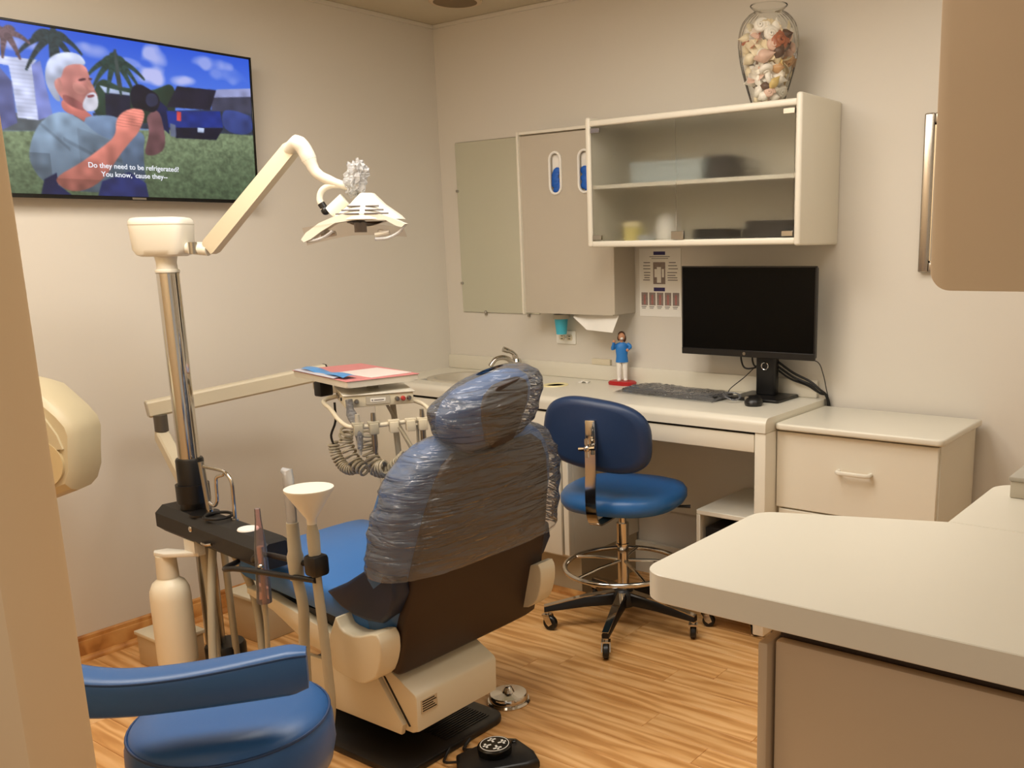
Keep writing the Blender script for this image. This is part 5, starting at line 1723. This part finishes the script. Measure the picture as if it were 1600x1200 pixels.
# tray with paper and pouches
TRC = Vector((.752, -1.196, .985))
TRR = math.radians(77)
TM = Matrix.Translation(TRC) @ Matrix.Rotation(TRR, 4, 'Z')
tr = thing('instrument_tray', 'shallow cream instrument tray lined with pink on the console', 'tray', TRC, TRR)
obj('tray_pan', MB().prism(rrect(-.130, .130, -.215, .215, .016), 0, .004, 'z').box(-.130, .130, -.215, -.211, .002, .022, .001, 1).box(-.130, .130, .211, .215, .002, .022, .001, 1).box(-.130, -.126, -.211, .211, .002, .022, .001, 1).box(.126, .130, -.211, .211, .002, .022, .001, 1), m_lamp, tr, local=True)
m_pinkp = M('pink_liner', (222, 142, 142), .55, var=.05)
obj('liner', MB().box(-.134, .134, -.219, .219, .0215, .0235, .0008, 1), m_pinkp, tr, local=True)


def on_tray(mb):
    mb.bm.transform(TM)
    return mb


tag(obj('paper_napkin', on_tray(MB().box(-.055, .105, -.195, .02, .0235, .0262, .001, 1, rot=Matrix.Rotation(.10, 4, 'Z'))), M('napkin', (238, 226, 220), .7), None), 'pale square napkin lying on the pink tray liner', 'napkin')
tag(obj('sterile_pouch', on_tray(MB().grid(lambda u, v: Vector((-.122 + u * .05, -.17 + v * .34, .030 + .006 * math.sin(PI * u) + .004 * math.sin(v * 9))), 8, 14)), M('blue_pouch', (70, 150, 220), .3, var=.35, vscale=25), None), 'bright blue sterilization pouch on the tray beside the napkin', 'pouch')
tag(obj('sterile_pouch', on_tray(MB().grid(lambda u, v: Vector((-.138 + u * .05, -.13 + v * .33, .026 + .003 * math.sin(PI * u))), 8, 10)), M('clear_pouch', (214, 214, 226), .25, var=.1, vscale=30), None), 'pale clear pouch lying under the bright blue pouch', 'pouch')

# ================================================================== FLOOR ITEMS
def ubox(name, label, x0, x1, y0, y1, h):
    t = thing(name, label, 'utility box', ((x0 + x1) / 2, (y0 + y1) / 2, 0))
    obj('body', MB().box(x0, x1, y0, y1, 0, h - .012, .004), M('utility_beige', (196, 174, 138), .5), t)
    obj('lid', MB().box(x0 - .006, x1 + .006, y0 - .006, y1 + .006, h - .014, h, .003), m_cream, t)
    obj('knockout', MB().lathe([(0, 0), (.012, 0), (.012, .002), (0, .002)], (x1, (y0 + y1) / 2, h * .6), 14, Matrix.Rotation(PI / 2, 4, 'Y')), m_grey, t)


ubox('utility_box', 'beige floor utility box by the baseboard behind the water bottle', .21, .40, -1.80, -1.66, .125)
ubox('utility_box', 'beige floor utility box under the foot end of the chair', .24, .43, -1.46, -1.27, .175)

fc_ = thing('foot_control', 'round chrome foot control disc on the floor by the chair base', 'foot control', (1.505, -1.285, 0))
obj('base_disc', MB().lathe([(0, 0), (.068, 0), (.070, .004), (.066, .010), (.0, .010)], (1.505, -1.285, 0), 36), m_chrome, fc_)
obj('dome', MB().lathe([(.062, .010), (.062, .024), (.058, .030), (.02, .034), (.012, .050), (.006, .054), (0, .054)], (1.505, -1.285, 0), 36), m_chrome, fc_)
fpd = thing('foot_pedal', 'black chair foot pedal with round marked pad on the floor', 'foot pedal', (1.735, -1.59, 0), math.radians(62))
obj('pedal_body', MB().prism([(-.095, -.07), (.06, -.095), (.10, -.085), (.105, -.03), (.085, .055), (.04, .085), (-.02, .075), (-.10, .05), (-.115, -.01)], 0, .036, 'z', .012, 3), m_black, fpd, local=True)
pad = obj('pedal_pad', MB().lathe([(0, .036), (.046, .036), (.048, .042), (.048, .058), (.044, .062), (0, .062)], (.0, .005, 0), 32), m_blackg, fpd, local=True)
mk = MB()
for a in (0, PI / 2, PI, 3 * PI / 2):
    mk.box(.010, .034, -.003, .003, .0618, .0626, rot=Matrix.Rotation(a, 4, 'Z'), at=Vector((0, .005, 0)))
    mk.box(.022, .028, -.012, .012, .0618, .0626, rot=Matrix.Rotation(a, 4, 'Z'), at=Vector((0, .005, 0)))
mk.tube([(.040 * math.cos(a), .005 + .040 * math.sin(a), .0622) for a in [2 * PI * q / 40 for q in range(40)]], .0012, 5, closed=True)
obj('pad_marks', mk, m_paper, pad, local=True)
obj('button', MB().ball((.068, .035, .036), .010, .010, .006, 10), m_blackg, fpd, local=True)
obj('pedal_cord', MB().tube([(-.03, .07, .02), (-.06, .10, .012), (-.05, .125, .01), (-.03, .14, .02)], .005, 8, smooth=5), m_cable, fpd, local=True)
obj('pedal_cord', MB().tube([(-.10, .03, .02), (-.13, .06, .012), (-.12, .09, .01), (-.10, .115, .02)], .004, 8, smooth=5), m_cable, fpd, local=True)

# ================================================================== ASSISTANT STOOL (near)
TX, TY = 1.905, -2.455
as_ = thing('assistant_stool', 'round blue assistant stool with curved padded arm bar near the doorway', 'stool', (TX, TY, 0))
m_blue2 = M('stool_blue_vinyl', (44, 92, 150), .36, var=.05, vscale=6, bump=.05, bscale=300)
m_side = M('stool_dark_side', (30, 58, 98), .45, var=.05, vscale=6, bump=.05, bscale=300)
obj('seat', MB().lathe([(0, .458), (.155, .460), (.176, .475), (.184, .51), (.182, .555), (.176, .575), (.165, .588), (.12, .598), (.05, .601), (0, .601)], (TX, TY, 0), 48), m_blue2, as_, ang=70)
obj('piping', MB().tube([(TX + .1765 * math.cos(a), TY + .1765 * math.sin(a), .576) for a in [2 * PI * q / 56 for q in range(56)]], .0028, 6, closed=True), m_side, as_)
arc = catmull([Vector(p) for p in ((2.085, -2.405, 0), (2.03, -2.475, 0), (1.955, -2.565, 0), (1.875, -2.645, 0), (1.79, -2.690, 0), (1.70, -2.690, 0))], 8)
rg = []
for i, p in enumerate(arc):
    t = (arc[min(len(arc) - 1, i + 1)] - arc[max(0, i - 1)]).normalized()
    nn = Vector((-t.y, t.x, 0))
    e = min(1, .72 + i * .12, .72 + (len(arc) - 1 - i) * .12)
    w_ = .030 * (1 + .25 * math.sin(PI * i / (len(arc) - 1)))
    zt, zb_ = .738 + .008 * math.cos(i * .16), .668 - .004 * i / len(arc)
    rg.append([p + nn * a * w_ * e + Vector((0, 0, (zt + zb_) / 2 + b * (zt - zb_) / 2 * (.5 + .5 * e))) for a, b in ((1, -.8), (1, .7), (.75, .95), (.4, 1), (-.4, 1), (-.75, .95), (-1, .7), (-1, -.8), (-.8, -1), (.8, -1))])
arm_ = obj('arm_bar', MB().loft(rg), m_blue2, as_, ang=50)
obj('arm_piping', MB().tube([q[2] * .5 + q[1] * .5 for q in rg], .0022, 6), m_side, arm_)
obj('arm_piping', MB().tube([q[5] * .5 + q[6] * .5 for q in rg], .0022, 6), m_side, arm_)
obj('arm_support', MB().tube([(1.80, -2.69, .66), (1.80, -2.69, .50), (1.84, -2.62, .42), (TX, TY, .42)], .012, 12, smooth=5), m_chrome, as_)
obj('column', MB().cyl((TX, TY, .10), (TX, TY, .46), .024, seg=20), m_chrome, as_)
for k in range(5):
    a = .5 + k * 2 * PI / 5
    d = Vector((math.cos(a), math.sin(a), 0))
    obj('leg', MB().tube([Vector((TX, TY, .115)) + d * .01, Vector((TX, TY, .105)) + d * .14, Vector((TX, TY, .075)) + d * .26], [.022, .018, .013], 10), m_black, as_)
    caster(as_, TX + d.x * .255, TY + d.y * .255, .026, a + k, .08)

# ================================================================== X-RAY HEAD BY THE DOOR
xr = thing('xray_head', 'beige dental x-ray head on a wall arm beside the doorway jamb', 'x-ray unit', (.40, -2.0, .68))
XC = Vector((.345, -2.03, .875))


def xp(px, py, d=0.0):
    s = .00198
    return XC + rtv * ((px - 90) * s) + Vector((0, 0, -(py - 680) * s + (px - 90) * .00004)) + fwv * d


OUT = [(40, 590), (70, 584), (92, 592), (128, 630), (142, 650), (146, 668), (141, 705), (138, 735), (128, 760), (92, 772), (60, 765), (40, 740), (32, 680)]
cxp = sum(p[0] for p in OUT) / len(OUT)
cyp = sum(p[1] for p in OUT) / len(OUT)
rg = []
for d, s in ((-.09, .80), (-.08, .92), (-.03, 1.0), (.04, 1.0), (.07, .93), (.085, .80)):
    rg.append([xp(cxp + (a - cxp) * s, cyp + (b - cyp) * s, d) for a, b in OUT])
m_xr = M('xray_beige', (200, 187, 154), .4, var=.02)
xb = obj('housing', MB().loft(rg), m_xr, xr, ang=30)
obj('end_plate', MB().loft([[xp(88 + 38 * math.cos(a), 712 + 38 * math.sin(a), d) for a in [2 * PI * q / 32 for q in range(32)]] for d in (.05, .092, .096)]), M('xray_tan', (206, 186, 142), .4), xb)
obj('side_fin', MB().loft([[xp(a, b, d) for a, b in ((68, 600), (100, 628), (122, 668), (128, 690), (104, 690), (70, 640))] for d in (.06, .088, .094)]), m_xr, xb)
obj('cone_slot', MB().loft([[xp(a, b, d) for a, b in ((86, 742), (102, 738), (103, 742), (87, 747))] for d in (.09, .0975)]), m_dark, xb)
obj('yoke', MB().tube([xp(60, 680, -.05), Vector((.16, -2.06, .95)), Vector((.10, -2.06, 1.05)), Vector((.05, -2.06, 1.05))], .022, 12, smooth=5), m_xr, xr)
obj('wall_plate', MB().box(0, .03, -2.12, -2.0, .95, 1.15, .006), m_xr, xr)

# ================================================================== RIGHT SIDE COUNTERS
KZ = .90
pn = thing('peninsula_counter', 'thick cream laminate peninsula top with rounded corner', 'counter', (3.0, -1.9, KZ))
poly = []


def arcp(cx, cy, r, a0, a1, n=8):
    return [(cx + r * math.cos(math.radians(a0 + (a1 - a0) * q / n)), cy + r * math.sin(math.radians(a0 + (a1 - a0) * q / n))) for q in range(n + 1)]


poly += arcp(2.605 + .05, -2.118 + .05, .05, 270, 180)
poly += arcp(2.605 + .055, -1.655 - .075, .055, 180, 108)
poly += [(2.949, -1.566), (XR, -1.566), (XR, -2.118)]
obj('slab', MB().prism(poly, KZ - .048, KZ, 'z', .0015, 1), m_wtop, pn, ang=30)
sc = thing('side_counter', 'cream side counter with rounded end joining the peninsula', 'counter', (3.25, -1.35, KZ))
poly = [(2.947, -1.564)] + arcp(2.947 + .06, -1.205 - .06, .06, 180, 90) + [(XR, -1.205), (XR, -1.564)]
obj('slab', MB().prism(poly, KZ - .048, KZ, 'z', .0015, 1), m_wtop, sc, ang=30)
nb = thing('base_cabinet', 'beige base cabinet, shade put into its colour, under the peninsula with flat door panel', 'cabinet', (3.2, -1.8, 0))
obj('carcass', MB().box(2.822, XR, -2.022, -1.60, .08, KZ - .049), M('carcass_dark', (70, 52, 36), .7), nb)
obj('end_panel', MB().box(2.800, 2.818, -2.062, -1.60, .0, .800, .004, 2), m_shaded, nb)
obj('door', MB().box(2.824, 3.24, -2.048, -2.026, .03, .803, .005, 2), m_shaded, nb)
obj('door', MB().box(3.245, XR - .002, -2.048, -2.026, .03, .803, .005, 2), m_shaded, nb)
obj('plinth', MB().box(2.83, XR, -1.99, -1.62, 0, .08), m_dark, nb)
sb = thing('base_cabinet', 'cream base cabinet under the rounded side counter', 'cabinet', (3.28, -1.38, 0))
obj('carcass', MB().box(3.00, XR, -1.56, -1.24, .08, KZ - .049), m_white, sb)
obj('door', MB().box(2.982, 2.999, -1.555, -1.245, .10, KZ - .055, .003, 1), m_white, sb)
obj('plinth', MB().box(3.04, XR, -1.56, -1.27, 0, .08), m_dark, sb)
up = thing('upper_cabinet', 'large beige upper cabinet end, shade put into its colour, with rounded lower corner above the counter', 'cabinet', (3.25, -1.5, 1.34))
UY = -1.70
pl_ = arcp(2.932 + .035, 1.345 + .035, .035, 180, 270, 8) + [(XR, 1.345), (XR, 2.43), (2.926, 2.43)]
obj('end_panel', MB().prism(pl_, UY, UY + .022, 'y', .003, 2), m_shaded, up)
obj('carcass', MB().box(2.975, XR, UY + .022, -1.24, 1.36, 2.43), m_white, up)
obj('door', MB().box(2.955, 2.974, UY + .026, -1.245, 1.365, 2.425, .003, 1), m_white, up)
gb = thing('supply_box', 'grey flat supply box on the side counter under the upper cabinet', 'box', (3.15, -1.25, KZ))
obj('body', MB().box(3.00, 3.30, -1.325, -1.21, KZ, KZ + .036, .003), m_grey, gb)
obj('lid', MB().box(2.997, 3.303, -1.328, -1.207, KZ + .036, KZ + .046, .003), M('lid_grey', (168, 162, 148), .45), gb)
